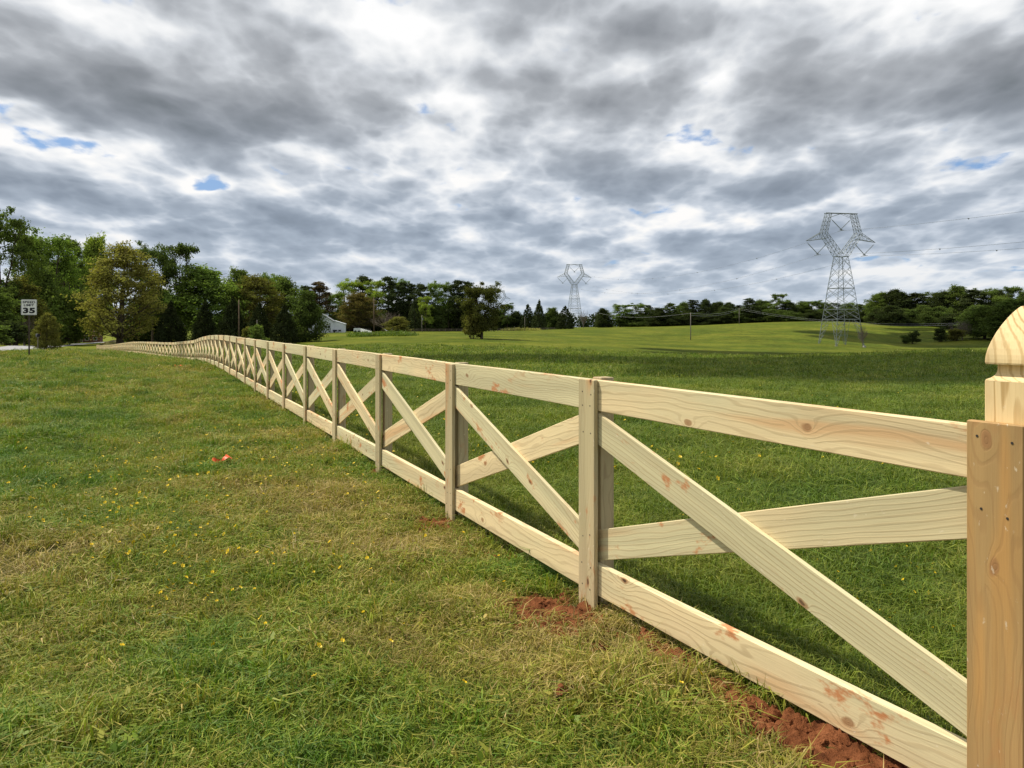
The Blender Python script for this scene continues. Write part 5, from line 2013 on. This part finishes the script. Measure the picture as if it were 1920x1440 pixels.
cv_ = np.stack([XX.ravel()[un], YY.ravel()[un], Zc[un]], 1)
clay_o = link('bare_clay', mesh_np('bare_clay', cv_, idx[quad].ravel(), np.full(len(quad), 4), cm_, True))
tag(clay_o, 'loose red clay thrown up along the near rail and post feet', 'soil', kind='stuff')


def clod_mesh(seed, sub=3):
    bm = bmesh.new()
    bmesh.ops.create_icosphere(bm, subdivisions=sub, radius=1)
    r = np.random.default_rng(seed)
    ph_ = r.uniform(0, 6.28, (6, 3)); fq = r.uniform(1.5, 6, (6, 3))
    for v in bm.verts:
        c_ = np.array(v.co)
        k_ = 1 + sum(.13 * math.sin(fq[j] @ c_ + ph_[j, 0]) for j in range(6)) + r.normal() * .05
        v.co = Vector(c_ * k_ * np.array([1, .8, .55]))
    me_ = bpy.data.meshes.new('clay_clod')
    bm.to_mesh(me_); bm.free()
    me_.materials.append(cm_)
    return me_


clods = [clod_mesh(s) for s in (1, 2, 3, 4)]
for i, (px, py, r_, lb) in enumerate(CLOD):
    Yc = EYE * FPX / (py - HOR)
    q_ = at(px, py, Yc)
    o_ = link('clay_clod', clods[i % 4], None, (q_[0], q_[1], gz(q_[0], q_[1]) + r_ * .5))
    o_.scale = (r_ * rng.uniform(.9, 1.2), r_ * rng.uniform(.8, 1.1), r_ * rng.uniform(.9, 1.2))
    o_.rotation_euler = (rng.uniform(-.3, .3), rng.uniform(-.3, .3), rng.uniform(0, 6))
    tag(o_, lb, 'clod', 'clay clods by the near fence')
# crumbs round them: uncountable
cc = bpy.data.collections.new('clay_crumbs')
for i in range(3):
    cc.objects.link(bpy.data.objects.new('crumb_%d' % i, clod_mesh(40 + i, 2)))
n_ = 22000
cxr, cyr = rg.uniform(-1.6, 2.6, n_), rg.uniform(1.6, 9.5, n_)
ca = clay_amount(cxr, cyr)
dist_f = np.abs(signed(F_PTS[:6], cxr, cyr))
kp = (rg.uniform(size=n_) < np.maximum(ca * .8, .10 * np.exp(-(dist_f / .35) ** 2) * (cyr < 6.5) + .10 * np.exp(-(np.hypot(cxr - .3, cyr - 3.9) / .7) ** 2)))
cxr, cyr = cxr[kp], cyr[kp]
cr_ = rg.gamma(2.0, .005, len(cxr)) + .004
o_ = instancer('clay_crumbs', cc, cxr, cyr, ground(cxr, cyr) + cr_ * .2 + ca[kp] * .012, rg.integers(0, 3, len(cxr)), np.clip(cr_, .004, .03), {}, .4, 3)
tag(o_, 'small crumbs of red clay scattered below the near fence', 'soil', kind='stuff')

# ------------------------------------------------------------------ buttercups
M_YEL = flat_mat('yellow_petals', (.74, .52, .012), .45, 0, .08, 40)
M_STEM = flat_mat('flower_stem', (.10, .17, .03), .7, 0, .15, 30)


def buttercup(seed):
    r = np.random.default_rng(seed)
    V_, F_, S2, MI = [], [], [], []
    h = r.uniform(.06, .11)
    tip = np.array([r.normal() * .012, r.normal() * .012, h])
    tl = r.normal(size=2) * .35
    R_ = .0098
    for k in range(5):
        a = k * 1.2566
        d_ = np.array([math.cos(a), math.sin(a), 0]); s_ = np.array([-math.sin(a), math.cos(a), 0])
        up = lambda q: np.array([q[0], q[1], q[2] + q[0] * tl[0] + q[1] * tl[1]])
        k0 = len(V_)
        for q in (d_ * .002, d_ * R_ * .7 + s_ * R_ * .52 + np.array([0, 0, .003]), d_ * R_ * 1.05 + np.array([0, 0, .0055]), d_ * R_ * .7 - s_ * R_ * .52 + np.array([0, 0, .003])):
            V_.append(tip + up(q))
        F_ += [k0, k0 + 1, k0 + 2, k0 + 3]; S2.append(4); MI.append(0)
    for j in range(3):
        a0, a1 = j * 2.094, (j + 1) * 2.094
        k0 = len(V_)
        for z_, c_ in ((-.01, np.zeros(3)), (0, tip)):
            for a in (a0, a1):
                V_.append(np.array([math.cos(a) * .0012, math.sin(a) * .0012, z_]) + c_ * (1 if z_ == 0 else 0))
        F_ += [k0, k0 + 1, k0 + 3, k0 + 2]; S2.append(4); MI.append(1)
    me_ = mesh_np('buttercup', V_, F_, S2, [M_YEL, M_STEM], False)
    me_.polygons.foreach_set('material_index', np.array(MI, dtype=np.int32))
    me_.update()
    return me_


bcs = [buttercup(s) for s in range(6)]
CLUS = [(250, 900, 260, 60, 75), (330, 1010, 230, 70, 60), (120, 980, 160, 60, 30), (470, 850, 220, 50, 60), (560, 930, 180, 60, 32), (640, 880, 120, 50, 20), (520, 800, 200, 40, 55),
        (180, 740, 160, 20, 18), (300, 1180, 300, 150, 22), (640, 1180, 300, 160, 10), (860, 1080, 200, 80, 7), (1330, 1340, 90, 60, 2), (420, 1090, 260, 60, 20),
        (1640, 1090, 170, 60, 42), (1700, 1180, 120, 60, 16), (1280, 1000, 160, 80, 18), (1300, 860, 260, 50, 34), (1500, 800, 300, 40, 40), (1050, 830, 240, 50, 28), (900, 790, 200, 35, 20), (1450, 930, 240, 60, 16),
        (700, 760, 160, 25, 26), (560, 770, 60, 30, 10)]
fl = []
for px, py, hw, hh, n_ in CLUS:
    for _ in range(int(n_ * 1.35)):
        a, b_ = px + rg.normal() * hw * .55, py + rg.normal() * hh * .55
        if b_ < 715: continue
        Yq = EYE * FPX / (b_ - HOR)
        x = (a - 960) / FPX * Yq
        fl.append((x, Yq))
fl = np.array(fl)
sd_ = signed(FENCE_LINE, fl[:, 0], fl[:, 1])
ok = (np.abs(sd_) > .25) & (np.abs(fl[:, 0]) < .68 * fl[:, 1])
fl, sd_ = fl[ok], sd_[ok]
od = np.argsort(fl[:, 1])
fl, sd_ = fl[od], sd_[od]
fz_ = ground(fl[:, 0], fl[:, 1])
for i in range(min(300, len(fl))):
    o_ = link('buttercup', bcs[i % 6], None, (fl[i, 0], fl[i, 1], fz_[i]))
    s_ = rng.uniform(.85, 1.3)
    lift = 1.3 if sd_[i] < 0 else 1.45
    if sd_[i] > 0:
        s_ *= .72
    o_.scale = (s_, s_, s_ * lift)
    o_.rotation_euler = (rng.uniform(-.12, .12), rng.uniform(-.12, .12), rng.uniform(0, 6))
    if sd_[i] < 0:
        tag(o_, 'small yellow buttercup blooming in the mown verge grass', 'flower', 'buttercups in the verge')
    else:
        tag(o_, 'small yellow buttercup blooming in the field behind the fence', 'flower', 'buttercups in the field')
bcc = bpy.data.collections.new('buttercup_kinds')
for i, me_ in enumerate(bcs):
    bcc.objects.link(bpy.data.objects.new('bloom_%d' % i, me_))
nx_ = 2600
yy = 9 + 42 * rg.uniform(size=nx_) ** 1.2
xx = (rg.uniform(size=nx_) * 2 - 1) * .68 * yy
fd_ = signed(FENCE_LINE, xx, yy)
kp = (smooth_noise(xx, yy, 6, 31) + np.where(fd_ > 0, .35, .0) > .25) & (np.abs(fd_) > .3) & (ROADd(xx, yy) > 5)
xx, yy, fd_ = xx[kp], yy[kp], fd_[kp]
xx = np.concatenate([xx, fl[300:, 0]]); yy = np.concatenate([yy, fl[300:, 1]])
fd_ = np.concatenate([fd_, sd_[300:]])
o_ = instancer('wildflowers', bcc, xx, yy, ground(xx, yy), rg.integers(0, 6, len(xx)), rg.uniform(.9, 1.6, len(xx)) * np.where(fd_ > 0, 1.3, 1.0), {}, .15, 4)
tag(o_, 'haze of small yellow flowers further off in verge and field', 'flowers', kind='stuff')

# tall weeds round the brown pole
n_ = 420
wx_ = rg.uniform(668, 768, n_)
wY = rg.uniform(228, 246, n_)
wX = (wx_ - 960) / FPX * wY
o_ = instancer('tall_weeds', tuft_col, wX, wY, ground(wX, wY), rg.integers(11, 13, n_), rg.uniform(5, 11, n_), {'tint': rg.uniform(.0, .35, n_), 'fieldness': np.ones(n_)}, .15, 6)
tag(o_, 'dark strip of tall weeds round the foot of the brown pole', 'weeds', kind='stuff')
n_ = 260
wx_ = rg.uniform(952, 1004, n_)
wY = rg.uniform(376, 384, n_)
wX = (wx_ - 960) / FPX * wY
o_ = instancer('pale_reeds', tuft_col, wX, wY, ground(wX, wY), rg.integers(11, 13, n_), rg.uniform(6, 12, n_), {'tint': rg.uniform(.65, .9, n_), 'fieldness': np.ones(n_)}, .15, 7)
tag(o_, 'pale reedy growth at the far field edge before the dark trees', 'weeds', kind='stuff')


# ------------------------------------------------------------------ unseen clouds, added above the view to cast shadows on the field
cmat, t, b = new_mat('cloud_white', 1.0)
b.inputs['Base Color'].default_value = (.85, .86, .88, 1)


def shadow_cloud(cx, cy, cz, rx, ry, rot, seed, n=46):
    r = np.random.default_rng(seed)
    bm = bmesh.new()
    bmesh.ops.create_icosphere(bm, subdivisions=2, radius=1)
    base = np.array([v.co[:] for v in bm.verts])
    fc = [[v.index for v in f_.verts] for f_ in bm.faces]
    bm.free()
    m = MB()
    co, si = math.cos(rot), math.sin(rot)
    for _ in range(n):
        a, q_ = r.uniform(0, 6.283), math.sqrt(r.uniform())
        kq = 1 + abs(r.normal()) * .22
        px_, py_ = math.cos(a) * q_ * rx * kq, math.sin(a) * q_ * ry * kq
        sz = (5 + 9 * (1 - q_)) * r.uniform(.6, 1.3) * min(rx, ry) / 26
        P_ = base * np.array([sz * 1.7, sz, sz * .55]) * (1 + .12 * np.sin(base[:, :1] * 5 + seed))
        P_ = P_ + np.array([px_, py_, sz * .2])
        m.add([(x * co - y * si, x * si + y * co, z) for x, y, z in P_], fc)
    return tag(m.build('shadow_cloud', cmat, None, (cx, cy, cz), True), kind='structure')


CH = 300.0
offv = np.array([sdir.x, sdir.y]) / sdir.z * CH


def shade_cloud(tx, ty, rx, ry, rot, seed, n=46):
    shadow_cloud(tx + offv[0], ty + offv[1], CH, rx, ry, rot, seed, n)


shade_cloud(84, 66, 80, 36, R(2), 3, 120)
shade_cloud(140, 150, 90, 40, R(-4), 4, 90)
shade_cloud(172, 285, 46, 40, R(20), 5, 60)
